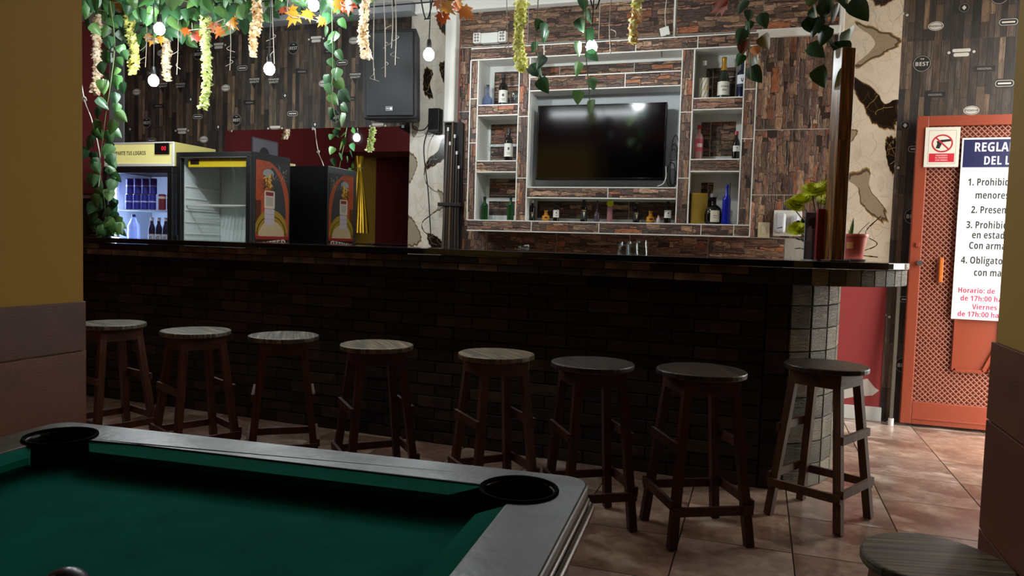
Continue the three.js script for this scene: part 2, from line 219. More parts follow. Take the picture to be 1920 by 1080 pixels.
const marbleR = std('#fff6ea', 0.22, { map: marbleTex(777, [[[[150, 70], [310, 60], [384, 20], [384, 120], [250, 230], [160, 170]], 0], [[[70, 330], [220, 382], [380, 467], [260, 549], [70, 630], [190, 520], [200, 440]], 1], [[[60, 690], [220, 772], [300, 870], [384, 850], [370, 1020], [240, 1000], [160, 884]], 0], [[[320, 1100], [390, 1120], [390, 1320], [340, 1260]], 0], [[[20, 1060], [130, 1040], [60, 1140]], 1], [[[70, 1349], [220, 1300], [230, 1420], [340, 1560], [330, 1640], [190, 1540], [150, 1420]], 1], [[[320, 1600], [220, 1721], [300, 1795], [180, 1860], [310, 1880]], 2], [[[90, 1790], [200, 1830], [150, 1900], [60, 1880]], 0]]) });
panel(-2.925, -2.57, 1.0, 3.12, marbleL);
panel(0.495, 0.873, 1.0, 3.2, marbleR);
part('plinth', rbx(0.44, 0.88, 0, 0.1, WZ, WZ + 0.03, 0.004), M.white, wallBack);
{ // bare plaster where the red paint has flaked off above the plinth
  const s = new THREE.Shape(); [[0.49, 0.1], [0.52, 0.3], [0.6, 0.27], [0.66, 0.31], [0.72, 0.28], [0.78, 0.3], [0.83, 0.24], [0.86, 0.22], [0.82, 0.18], [0.7, 0.16], [0.6, 0.13], [0.52, 0.1]].forEach(([x, y], i) => (i ? s.lineTo(x, y) : s.moveTo(x, y)));
  const g = new THREE.ExtrudeGeometry(s, { depth: 0.002, bevelEnabled: false }); g.translate(0, 0, WZ); part('flaked_plaster', g, std('#d6cfc6', 0.9, { bumpMap: stuccoBump, bumpScale: 0.003 }), wallBack);
}
// stone-print ceramic tiles on the back wall, white joints between them
function wallTiles(x0, x1, y0, y1, xs, ys, vertical, z = WZ) {
  part('tile_joint', bx(x0, x1, y0, y1, z, z + 0.006), M.trim, wallBack);
  const X = [x0, ...xs, x1], Y = [y0, ...ys, y1];
  for (let i = 0; i + 1 < X.length; i++) for (let j = 0; j + 1 < Y.length; j++) {
    const g = new RoundedBoxGeometry(X[i + 1] - X[i] - 0.007, Y[j + 1] - Y[j] - 0.007, 0.014, 1, 0.002); g.translate((X[i] + X[i + 1]) / 2, (Y[j] + Y[j + 1]) / 2, z + 0.007);
    part('stone_tile', metres(g, 1.5, 1.5, hash(i + 3, j + 7 + Math.round(x0 * 50)), hash(j + 9, i + 1), vertical), stoneMat, wallBack);
  }
}
wallTiles(-2.47, 0.46, 2.83, 3.12, [-1.88, -1.29, -0.69, -0.06], [], false);
wallTiles(-2.47, -2.18, 0.5, 2.83, [], [1.1, 1.7, 2.3], true);
wallTiles(-2.18, -0.1, 1.3, 2.83, [-1.6, -1.0, -0.4], [1.6, 1.9, 2.2, 2.5], false);
wallTiles(-0.1, 0.46, 1.3, 2.77, [], [1.62, 2.1], true);
wallTiles(-2.18, 0.17, 0.6, 1.3, [-1.58, -0.98, -0.38], [0.9], false);
part('plaster_patch', bx(0.17, 0.49, 0.6, 1.3, WZ, WZ + 0.012), std('#a39d92', 0.8, { bumpMap: stuccoBump, bumpScale: 0.002 }), wallBack);
struct('trim_3', rbx(-0.1, 0.47, 2.77, 2.83, WZ, WZ + 0.035, 0.004), M.trim, 'white lintel strip above the upright stone tiles', 'trim');
struct('trim_4', rbx(0.462, 0.495, 1.0, 3.11, WZ, WZ + 0.03, 0.005), M.trim, 'white upright strip between stone tiles and marble', 'trim');
struct('trim_5', rbx(-2.575, -2.475, 2.2, 3.11, WZ, WZ + 0.1, 0.015), M.trim, 'white boxed pipe running up the wall beside the stone tiles', 'trim');
struct('trim_6', rbx(-0.71, -0.695, 2.75, 3.12, WZ + 0.01, WZ + 0.03, 0.003), M.trim, 'thin white cable duct above the television', 'trim');
// the two pillars of the opening, yellow paint over brown tiles
function pillar(name, x0, x1, z0, z1, label, h) {
  const p = struct(name, bx(x0, x1, 0, CEIL, z0, z1), M.yellow, label, 'pillar');
  const e = 0.012, matA = ['#ffffff', '#d6c4b8', '#efe0d6'].map((c) => std(c, 0.5, { map: weaveMap, bumpMap: weaveMap, bumpScale: 0.0015 }));
  const rows = [0, 0.27, 0.54, 0.81, h];
  for (let r = 0; r < 4; r++) {
    for (const [side, a, b] of [['x', z0, z1], ['z', x0, x1]]) {
      const n = Math.max(1, Math.round((b - a) / 0.4));
      for (let i = 0; i < n; i++) {
        const u0 = a + (b - a) * i / n + 0.0015, u1 = a + (b - a) * (i + 1) / n - 0.0015, y0 = rows[r] + 0.0015, y1 = rows[r + 1] - 0.0015;
        for (const s of [0, 1]) {
          const g = side === 'x' ? rbx(s ? x1 : x0 - e, s ? x1 + e : x0, y0, y1, u0, u1, 0.002, 1) : rbx(u0, u1, y0, y1, s ? z1 : z0 - e, s ? z1 + e : z0, 0.002, 1);
          part('wainscot_tile', metres(g, 0.4, 0.4, hash(i + r * 7, s + 5), hash(r + 3, i + 2)), matA[(i + r + s) % 3], p);
        }
      }
    }
  }
}
pillar('pillar_left', -3.0, -2.1, -1.88, -0.9, 'yellow painted pillar with brown tiled lower part beside the pool table', 0.972);
pillar('pillar_right', 0.551, 1.2, -2.07, -1.1, 'dim yellow pillar with dark brown tiles in front of the door', 1.0);

struct('light_block_beam', bx(XL, XR, 2.5, CEIL, -1.9, -1.2), M.redDark, 'unseen dark red lintel added to keep bounced light out of the pool room', 'light_block_beam');  // lintel added out of view to cut light bouncing into the pool room

// ---------- mirror on the papered wall ----------
{
  const t = thing('wall_mirror', 'large frameless wall mirror behind the drinks fridges, below the wood-print wallpaper', 'mirror', V(-3.885, 1.0, WZ + 0.006));
  part('mirror_glass', bx(-0.965, 0.965, 0, 1.19, 0, 0.006), M.mirror, t);
  for (const [x, y] of [[-0.9, 1.19], [0.9, 1.19], [0, 1.19]]) part('clip', bx(x - 0.012, x + 0.012, y - 0.015, y + 0.008, 0, 0.012), M.steel, t);
}
// things on the left wall that the mirror shows
{
  const t = thing('wall_poster', 'greyish framed wall poster on the dark red side wall', 'poster', V(XL + 0.002, 2.28, -3.45), Math.PI / 2);
  part('frame', bx(-0.27, 0.27, -0.19, 0.19, 0, 0.015), std('#77757c', 0.6), t);
  part('print', bx(-0.25, 0.25, -0.17, 0.17, 0.015, 0.017), std('#ffffff', 0.5, { map: tex(128, 96, (g, w, h) => { g.fillStyle = '#8f8c98'; g.fillRect(0, 0, w, h); g.fillStyle = '#4c4a55'; g.beginPath(); g.arc(70, 50, 26, 0, 7); g.fill(); g.fillStyle = '#b9b7c0'; g.fillRect(8, 60, 40, 28); }, true, false) }), t);
  const d = thing('gold_curtain', 'shiny gold curtain gathered by a tie on the side wall', 'curtain', V(XL + 0.2, 1.3, -1.35));
  const g = lathe([[0.16, 0], [0.13, 0.3], [0.05, 0.95], [0.035, 1.02], [0.05, 1.1], [0.15, 1.75], [0.16, 1.9]], 40), p = g.attributes.position;
  for (let i = 0; i < p.count; i++) { const a = Math.atan2(p.getZ(i), p.getX(i)), k = 1 + 0.14 * Math.sin(a * 10); p.setX(i, p.getX(i) * k); p.setZ(i, p.getZ(i) * k); } g.computeVertexNormals();
  part('drape', g, M.gold, d); part('tie', new THREE.TorusGeometry(0.04, 0.012, 8, 20).rotateX(Math.PI / 2).translate(0, 1.02, 0), std('#e7d59a', 0.5), d); part('rail', bar(V(-0.2, 1.9, 0), V(0.2, 1.9, 0), 0.02, 0.02), M.steel, d);
}
// cabinet in the left corner, seen past the vine
{
  const t = thing('corner_cabinet', 'black low cabinet in the corner behind the left fridge', 'cabinet', V(-5.84, 0, -5.55));
  part('body', rbx(-0.36, 0.36, 0, 1.55, -0.3, 0.26, 0.01), M.blackPlastic, t);
  for (const y of [0.55, 1.05]) part('door', rbx(-0.34, 0.34, y - 0.46, y - 0.02, 0.26, 0.28, 0.004), M.black, t);
  part('edge_strip', rbx(-0.36, 0.36, 1.5, 1.53, 0.26, 0.275, 0.003), M.steel, t);
}

// ---------- stone-clad display unit with the television ----------
const CF = -5.65;                                       // its front plane
const unit = thing('display_unit', 'built-in stone-tiled shelf unit with white niches around the television', 'shelf unit', V(-1.17, 1.3, WZ));
{
  const O = unit.position, put = (name, g, m) => part(name, g.translate(-O.x, -O.y, -O.z), m, unit), T = 0.012;
  const L = { v: [[-2.265, -2.2], [-1.855, -1.769], [-0.605, -0.52], [-0.165, -0.08]] };
  const y0 = 1.3, y1 = 2.745;
  const zb = WZ + 0.016;
  // facing: [x0,x1,y0,y1,vertical pattern, joints]
  const strips = [];
  for (const [a, b] of L.v) strips.push([a, b, 1.383, 2.655, true, a < -2 || a > -0.3 ? [2.0, 2.35] : [1.72, 2.2]]);
  strips.push([-2.265, -0.08, 1.3, 1.383, false, [-1.72, -1.18, -0.42, -0.19]], [-2.265, -0.08, 2.655, 2.745, false, [-1.66, -0.95, -0.5]]);
  for (const [a, b] of [[-2.2, -1.855], [-0.52, -0.165]]) strips.push([a, b, 2.215, 2.296, false, []], [a, b, 1.768, 1.855, false, []]);
  strips.push([-1.769, -0.605, 1.567, 1.648, false, [-1.12]], [-1.769, -0.605, 2.395, 2.5, false, [-1.02]]);
  let n = 0;
  for (const [a, b, c, d, vert, js] of strips) {
    put('carcass', bx(a, b, c, d, zb, CF - T), M.white);
    const cuts = vert ? [c, ...js, d] : [a, ...js, b];
    for (let i = 0; i + 1 < cuts.length; i++) {
      const e = 0.005, q = vert ? [a + e, b - e, cuts[i] + 0.003, cuts[i + 1] - 0.003] : [cuts[i] + 0.003, cuts[i + 1] - 0.003, c + e, d - e], g = new RoundedBoxGeometry(q[1] - q[0], q[3] - q[2], T - 0.001, 1, 0.002);
      g.translate((q[0] + q[1]) / 2, (q[2] + q[3]) / 2, CF - T / 2); put('stone_tile', metres(g, 1.35, 1.35, hash(n, i + 4), hash(i + 8, n + 2), vert), stoneMat); n++;
    }
    // white edge profiles along the long edges
    if (vert) for (const x of [a, b]) put('edge_profile', bx(x - 0.004, x + 0.004, c, d, CF - 0.016, CF + 0.002), M.trim); else for (const y of [c, d]) put('edge_profile', bx(a, b, y - 0.004, y + 0.004, CF - 0.016, CF + 0.002), M.trim);
    for (const j of js) put('edge_profile', vert ? bx(a, b, j - 0.003, j + 0.003, CF - 0.014, CF + 0.0005) : bx(j - 0.003, j + 0.003, c, d, CF - 0.014, CF + 0.0005), M.trim);
  }
  // niches: white border on the back wall around a stone inset (the wall's own tiles)
  const niche = (a, b, c, d, bs, bt, bb) => { for (const q of [[a, a + bs, c, d], [b - bs, b, c, d], [a + bs, b - bs, d - bt, d], [a + bs, b - bs, c, c + bb]]) if (q[1] - q[0] > 0.001 && q[3] - q[2] > 0.001) put('niche_back_border', bx(...q, zb, zb + 0.012), M.white); };
  niche(-2.2, -1.855, 2.296, 2.655, 0.05, 0.045, 0.004); niche(-2.2, -1.855, 1.855, 2.215, 0.03, 0.03, 0.02); niche(-2.2, -1.855, 1.383, 1.768, 0.03, 0.03, 0.05);
  niche(-0.52, -0.165, 2.296, 2.655, 0.07, 0.09, 0.01); niche(-0.52, -0.165, 1.855, 2.215, 0.05, 0.05, 0.05); niche(-0.52, -0.165, 1.383, 1.768, 0.07, 0.06, 0.004);
  put('niche_back_border', bx(-0.36, -0.24, 1.387, 1.71, zb, zb + 0.012), M.white);
  put('niche_back_border', bx(-2.17, -1.885, 1.55, 1.58, zb, zb + 0.012), M.white); put('niche_back_border', bx(-2.17, -1.885, 2.0, 2.02, zb, zb + 0.012), M.white);
  niche(-1.769, -0.605, 1.383, 1.567, 0.02, 0.01, 0.035); niche(-1.769, -0.605, 2.5, 2.655, 0.004, 0.02, 0.004);
  put('television_niche_back', bx(-1.769, -0.605, 1.648, 2.395, zb, zb + 0.02), std('#b9bdc0', 0.6));
}
// television, tipped a little forward
{
  const t = thing('television', 'flat black television hung in the middle niche of the stone unit', 'television', V(-1.212, 2.0, -5.72));
  t.rotation.set(0, 0, -0.1 * RAD);
  const tvCase = part('casing', rbx(-0.503, 0.503, -0.29, 0.29, -0.05, 0, 0.01), M.blackPlastic, t);
  part('screen', bx(-0.494, 0.494, -0.272, 0.282, 0, 0.003), M.screen, t);
  for (const q of [[-0.503, 0.503, 0.282, 0.29], [-0.503, 0.503, -0.29, -0.272], [-0.503, -0.494, -0.272, 0.282], [0.494, 0.503, -0.272, 0.282]]) part('bezel', rbx(...q, -0.002, 0.008, 0.002), M.gloss, tvCase);
  part('wall_bracket', bx(-0.15, 0.15, -0.1, 0.1, -0.16, -0.05), M.black, t);
}
{ // cables bundled beside the television
  const o = V(-0.65, 1.648, -5.72), t = thing('cable_bundle', 'tangled black cables bunched beside the television', 'cables', o);
  for (let i = 0; i < 6; i++) { const pts = []; const a0 = rr(0, 6), w = rr(0.018, 0.035), h = rr(0.09, 0.2), cx = rr(-0.01, 0.015), cz = rr(-0.03, 0.05); for (let k = 0; k <= 12; k++) { const a = a0 + k / 12 * 6.1; pts.push(V(cx + w * Math.cos(a), Math.max(0.006, h / 1 + 0.01 + h * Math.sin(a) * 0.98), cz + 0.01 * Math.sin(2 * a))); } part('cable_loop', tube(pts, 0.004, 40, 6), M.cable, t); }
  part('power_brick', rbx(-0.02, 0.02, 0.14, 0.2, 0.01, 0.035, 0.005), M.steel, t); part('cable_drop', tube([V(-0.045, 0.16, 0.05), V(-0.04, 0.08, 0.06), V(-0.06, 0.03, 0.06), V(-0.1, 0.012, 0.06)], 0.003), M.cord, t);
}

// ---------- bottles, glasses and boxes in the niches ----------
const glassM = (c, r = 0.08) => std(c, r), labelM = (draw, w = 128, h = 96) => std('#ffffff', 0.6, { map: tex(w, h, draw, true, false) });
const labels = {
  plain: labelM((g, w, h) => { g.fillStyle = '#d8d5cb'; g.fillRect(0, 0, w, h); g.fillStyle = '#55504a'; g.beginPath(); g.arc(w / 2, h * 0.4, 11, 0, 7); g.fill(); g.fillRect(w * 0.36, h * 0.7, w * 0.28, 3); g.fillRect(w * 0.4, h * 0.8, w * 0.2, 3); }),
  gin: labelM((g, w, h) => { g.fillStyle = '#e6e2d4'; g.fillRect(0, 0, w, h); g.strokeStyle = '#8a7342'; g.lineWidth = 4; for (let i = -3; i < 8; i++) { g.beginPath(); g.moveTo(i * 26, h); g.lineTo(i * 26 + 60, 0); g.stroke(); } g.fillStyle = '#c79b2c'; g.font = 'bold 30px serif'; g.fillText('10', w * 0.42, h * 0.62); }),
  sparkling: labelM((g, w, h) => { g.fillStyle = '#e9e6da'; g.fillRect(0, 0, w, h); g.fillStyle = '#2b2522'; g.font = 'italic bold 19px serif'; g.textAlign = 'center'; g.fillText('Grand', w / 2, h * 0.42); g.fillText('Duc', w / 2, h * 0.68); }),
  vz: labelM((g, w, h) => { g.fillStyle = '#cfd2d6'; g.fillRect(0, 0, w, h); g.fillStyle = '#15171f'; g.font = 'bold 44px sans-serif'; g.textAlign = 'center'; g.fillText('VZ', w / 2, h * 0.6); g.fillStyle = '#1b1f38'; g.fillRect(0, h * 0.75, w, h * 0.25); }),
  pink: labelM((g, w, h) => { g.fillStyle = '#c8566a'; g.fillRect(0, 0, w, h); g.fillStyle = '#efd8d6'; g.fillRect(w * 0.3, h * 0.35, w * 0.4, h * 0.3); }),
  amber: labelM((g, w, h) => { g.fillStyle = '#c4801f'; g.fillRect(0, 0, w, h); g.fillStyle = '#3b230c'; g.beginPath(); g.arc(w / 2, h / 2, 22, 0, 7); g.fill(); }),
  emblem: labelM((g, w, h) => { g.fillStyle = '#12110f'; g.fillRect(0, 0, w, h); g.fillStyle = '#c9c2b0'; g.beginPath(); g.moveTo(w / 2, h * 0.85); g.lineTo(w * 0.38, h * 0.3); g.lineTo(w * 0.62, h * 0.3); g.fill(); g.fillStyle = '#c9a24a'; g.fillRect(w * 0.3, h * 0.12, w * 0.4, 8); }),
  gold: labelM((g, w, h) => { g.fillStyle = '#d6cfb8'; g.fillRect(0, 0, w, h); g.fillStyle = '#6a5320'; g.font = 'italic bold 20px serif'; g.textAlign = 'center'; g.fillRect(w * 0.3, h * 0.42, w * 0.4, 5); g.fillRect(w * 0.36, h * 0.6, w * 0.28, 4); }),
};
const profiles = {
  wine: (h, r) => [[0.001, 0], [r * 0.9, 0], [r, 0.004], [r, h * 0.62], [r * 0.85, h * 0.69], [r * 0.42, h * 0.75], [r * 0.36, h * 0.96], [r * 0.42, h * 0.965], [r * 0.42, h], [0.001, h]],
  champagne: (h, r) => [[0.001, 0], [r * 0.9, 0], [r, 0.006], [r, h * 0.45], [r * 0.9, h * 0.55], [r * 0.6, h * 0.7], [r * 0.36, h * 0.82], [r * 0.36, h * 0.95], [r * 0.44, h * 0.96], [r * 0.4, h], [0.001, h]],
  spirit: (h, r) => [[0.001, 0], [r * 0.94, 0], [r, 0.006], [r, h * 0.66], [r * 0.8, h * 0.73], [r * 0.4, h * 0.78], [r * 0.36, h * 0.93], [r * 0.44, h * 0.935], [r * 0.44, h], [0.001, h]],
  beer: (h, r) => [[0.001, 0], [r * 0.92, 0], [r, 0.004], [r, h * 0.58], [r * 0.8, h * 0.68], [r * 0.48, h * 0.78], [r * 0.4, h * 0.95], [r * 0.5, h * 0.955], [r * 0.5, h], [0.001, h]],
  round: (h, r) => [[0.001, 0], [r * 0.8, 0], [r * 0.98, h * 0.08], [r, h * 0.3], [r * 0.92, h * 0.5], [r * 0.6, h * 0.6], [r * 0.34, h * 0.64], [r * 0.32, h * 0.86], [r * 0.4, h * 0.87], [r * 0.4, h], [0.001, h]],
  jar: (h, r) => [[0.001, 0], [r * 0.9, 0], [r, 0.004], [r, h * 0.5], [r * 0.55, h * 0.62], [r * 0.45, h * 0.8], [r * 0.5, h], [0.001, h]],
  decanter: (h, r) => [[0.001, 0], [r * 0.8, 0], [r, h * 0.2], [r * 0.85, h * 0.42], [r * 0.3, h * 0.56], [r * 0.22, h * 0.8], [r * 0.35, h * 0.84], [r * 0.3, h], [0.001, h]],
};
const FRONT = 18 * RAD;                                 // labels look towards the room
function bottle(p, kind, h, r, glass, cap, label, lab, text, cat = 'bottle', group = 'bottles in the stone unit') {
  const t = thing(kind === 'decanter' ? 'glass_decanter' : kind === 'jar' ? 'small_bottle' : 'bottle', text, cat, p, FRONT, group), pr = profiles[kind](h, r);
  part('glass_body', lathe(pr, 20), glass, t);
  if (cap) { const c = pr[pr.length - 2], k = kind === 'champagne' ? 0.3 : 0.12; part(kind === 'champagne' ? 'foil' : 'cap', kind === 'champagne' ? lathe([[r * 0.62, h * 0.69], [r * 0.39, h * 0.82], [r * 0.39, h * 0.95], [r * 0.47, h * 0.96], [r * 0.43, h * 1.003], [0.001, h * 1.003]], 20) : cyl(c[0] * 1.06, c[0] * 1.06, h * k, 0, h * (1 - k / 2) + 0.001, 0, 16), cap, t); }
  if (lab) { const [a, b, span] = lab, g = new THREE.CylinderGeometry(r * 1.012, r * 1.012, h * (b - a), 20, 1, true, -span / 2, span); g.translate(0, h * (a + b) / 2, 0); part('label', g, label, t); }
  return t;
}
const G = { wine: glassM('#120d0c'), green: glassM('#16401c', 0.06), dark: glassM('#0d0b0a'), blue: glassM('#0b1030'), cobalt: glassM('#14209a', 0.15), clear: M.clear, amber: glassM('#a8671a', 0.1), pinkGlass: glassM('#b98a8a', 0.1), blackCap: std('#111', 0.4), redCap: std('#a01f28', 0.4), whiteCap: std('#d9d9d6', 0.4), goldCap: std('#c79a35', 0.35, { metalness: 0.6 }), silver: std('#b9b9bb', 0.3, { metalness: 0.8 }), yellowPlastic: std('#c9c81c', 0.45) };
const shelf = (px, y, z = -5.77) => { const p = at(px, 300, z); p.y = y; return p; };
function wineGlass(p, h, r, text, group) { const t = thing('wine_glass', text, 'glass', p, 0, group); part('bowl', lathe([[r * 0.2, h * 0.48], [r * 0.9, h * 0.62], [r, h * 0.78], [r * 0.85, h]], 20), M.clear, t); part('stem', lathe([[r * 0.8, 0], [r * 0.8, 0.003], [0.006, 0.008], [0.005, h * 0.44], [r * 0.2, h * 0.48]], 16), M.clear, t); return t; }
function tumbler(p, h, r, text, group, up = true) { const t = thing('drinking_glass', text, 'glass', p, 0, group), g = lathe(up ? [[0.001, 0.004], [r * 0.8, 0.004], [r * 0.82, 0], [r, h], [r * 0.94, h], [r * 0.75, 0.012], [0.001, 0.012]] : [[r, 0], [r * 0.82, h], [0.001, h], [0.001, h - 0.008], [r * 0.76, h - 0.008], [r * 0.94, 0], [r, 0]], 20); part('glass_wall', g, M.clear, t); part('rim', new THREE.TorusGeometry(r * 0.97, 0.0018, 6, 24).rotateX(Math.PI / 2).translate(0, up ? h : 0.002, 0), M.clear, t); return t; }
// upper left niche
bottle(shelf(911, 2.3), 'decanter', 0.18, 0.04, new THREE.MeshPhysicalMaterial({ color: '#b9c6e6', roughness: 0.05, transmission: 0.85, thickness: 0 }), G.blackCap, null, null, 'bluish glass decanter in the niche with a dark wine bottle', 'decanter');
bottle(shelf(940, 2.3), 'wine', 0.26, 0.036, G.wine, G.blackCap, labels.plain, [0.12, 0.5, 3], 'dark wine bottle with white label beside the bluish decanter');
for (const [px, z] of [[960, -5.72], [966, -5.8]]) tumbler(shelf(px, 2.3, z), 0.1, 0.034, 'clear tumbler beside the wine bottle in the top niche', 'tumblers beside the wine bottle');
// middle left
wineGlass(shelf(922, 1.86), 0.15, 0.03, 'empty wine glass in the niche with a single wine bottle', 'glasses');
bottle(shelf(953, 1.86), 'wine', 0.265, 0.035, G.wine, G.blackCap, labels.plain, [0.15, 0.55, 3], 'dark wine bottle standing beside one empty wine glass');
// lower left
bottle(shelf(911, 1.388), 'wine', 0.19, 0.028, G.green, G.blackCap, null, null, 'green bottle near the side wall of the low niche, left of a wine glass');
wineGlass(shelf(931, 1.388, -5.8), 0.16, 0.028, 'wine glass standing between two green bottles', 'glasses');
bottle(shelf(960, 1.388), 'wine', 0.2, 0.028, G.green, G.blackCap, null, null, 'green bottle beside the stone upright, right of a wine glass');
// upper right
bottle(shelf(1314, 2.3), 'spirit', 0.29, 0.036, M.clear, G.whiteCap, labels.gin, [0.06, 0.56, 3.6], 'clear spirit bottle with a striped gold and white label');
bottle(shelf(1350, 2.3), 'champagne', 0.31, 0.042, glassM('#1f2a1a'), G.goldCap, labels.sparkling, [0.1, 0.42, 3.2], 'sparkling wine bottle with gold foil neck and white label');
bottle(shelf(1385, 2.3), 'wine', 0.29, 0.038, G.blue, G.blackCap, labels.vz, [0.3, 0.6, 3.2], 'dark blue bottle with a silver VZ label');
// middle right
bottle(shelf(1309, 1.86), 'spirit', 0.26, 0.032, G.pinkGlass, G.redCap, labels.pink, [0.25, 0.6, 3.2], 'pinkish bottle with a red label and red cap');
wineGlass(shelf(1341, 1.86), 0.14, 0.026, 'stemmed glass between the pinkish bottle and a brown beer bottle', 'glasses');
bottle(shelf(1379, 1.86), 'beer', 0.21, 0.027, G.dark, G.redCap, labels.plain, [0.3, 0.5, 2.4], 'small dark beer bottle beside the stemmed glass');
// lower right
{
  const t = thing('whisky_box', 'tall gold cardboard whisky box in the low niche', 'box', shelf(1312, 1.388), FRONT), s = 0.058;
  part('carton', rbx(-s, s, 0, 0.225, -s, s, 0.003), std('#a98f3f', 0.35, { metalness: 0.5 }), t); part('lid_edge', rbx(-s - 0.001, s + 0.001, 0.216, 0.228, -s - 0.001, s + 0.001, 0.002), G.goldCap, t);
  part('oval_print', new THREE.CircleGeometry(0.04, 24).scale(1, 0.72, 1).translate(0, 0.14, s + 0.001), std('#8a6e2a', 0.4), t);
}
{
  const t = bottle(shelf(1341, 1.388, -5.76), 'round', 0.225, 0.068, G.dark, G.silver, null, null, 'squat black whisky bottle with a cream oval label');
  const g = new THREE.CylinderGeometry(0.0705, 0.0705, 0.085, 20, 1, true, -0.5, 1.0); g.translate(0, 0.058, 0); part('label', g, labels.gold, t);
}
bottle(shelf(1366, 1.388, -5.73), 'wine', 0.29, 0.03, G.cobalt, std('#1a2488', 0.3), null, null, 'tall cobalt blue bottle beside the black whisky bottle');
// low wide niche under the television
const low = (px, z = -5.76) => shelf(px, 1.388, z);
bottle(low(1001), 'spirit', 0.16, 0.023, G.dark, G.silver, labels.emblem, [0.1, 0.45, 2.6], 'small black bottle at the left end of the low wide niche');
bottle(low(1027), 'jar', 0.085, 0.03, G.amber, G.goldCap, labels.amber, [0.15, 0.5, 3], 'short amber bottle between two black bottles, left part of the niche');
bottle(low(1046), 'wine', 0.155, 0.024, G.dark, G.blackCap, labels.plain, [0.2, 0.58, 3], 'small dark bottle with white label beside the short amber bottle');
bottle(low(1098), 'spirit', 0.17, 0.026, G.dark, G.blackCap, labels.emblem, [0.1, 0.6, 2.8], 'black bottle with a gold and white emblem');
bottle(low(1123), 'decanter', 0.165, 0.024, glassM('#4a4048', 0.1), G.blackCap, null, null, 'greyish slim decanter left of a pink tube', 'decanter');
{
  const t = thing('drink_tube', 'pink cardboard tube with a round yellow lid', 'tube', low(1147), FRONT);
  part('tube', cyl(0.022, 0.022, 0.12, 0, 0.06, 0), std('#8c5a5c', 0.6), t); part('lid_disc', cyl(0.026, 0.026, 0.012, 0, 0, 0, 24).rotateX(Math.PI / 2).translate(0, 0.145, 0), G.yellowPlastic, t);
}
bottle(low(1197), 'spirit', 0.165, 0.025, G.dark, G.silver, labels.emblem, [0.1, 0.5, 2.6], 'small black bottle beside an empty stemless glass');
tumbler(low(1211), 0.065, 0.02, 'small clear glass beside a black bottle under the television', 'glasses');
bottle(low(1224), 'jar', 0.09, 0.031, G.amber, G.goldCap, labels.amber, [0.15, 0.5, 3], 'short amber bottle at the right end of the low wide niche');
bottle(low(1239, -5.71), 'jar', 0.06, 0.014, glassM('#c9b8b4', 0.1), G.redCap, null, null, 'tiny red-capped bottle beside a short amber bottle');
bottle(low(1256), 'wine', 0.165, 0.026, G.dark, G.blackCap, labels.plain, [0.25, 0.6, 3], 'dark bottle with white label against the right upright of the low niche');

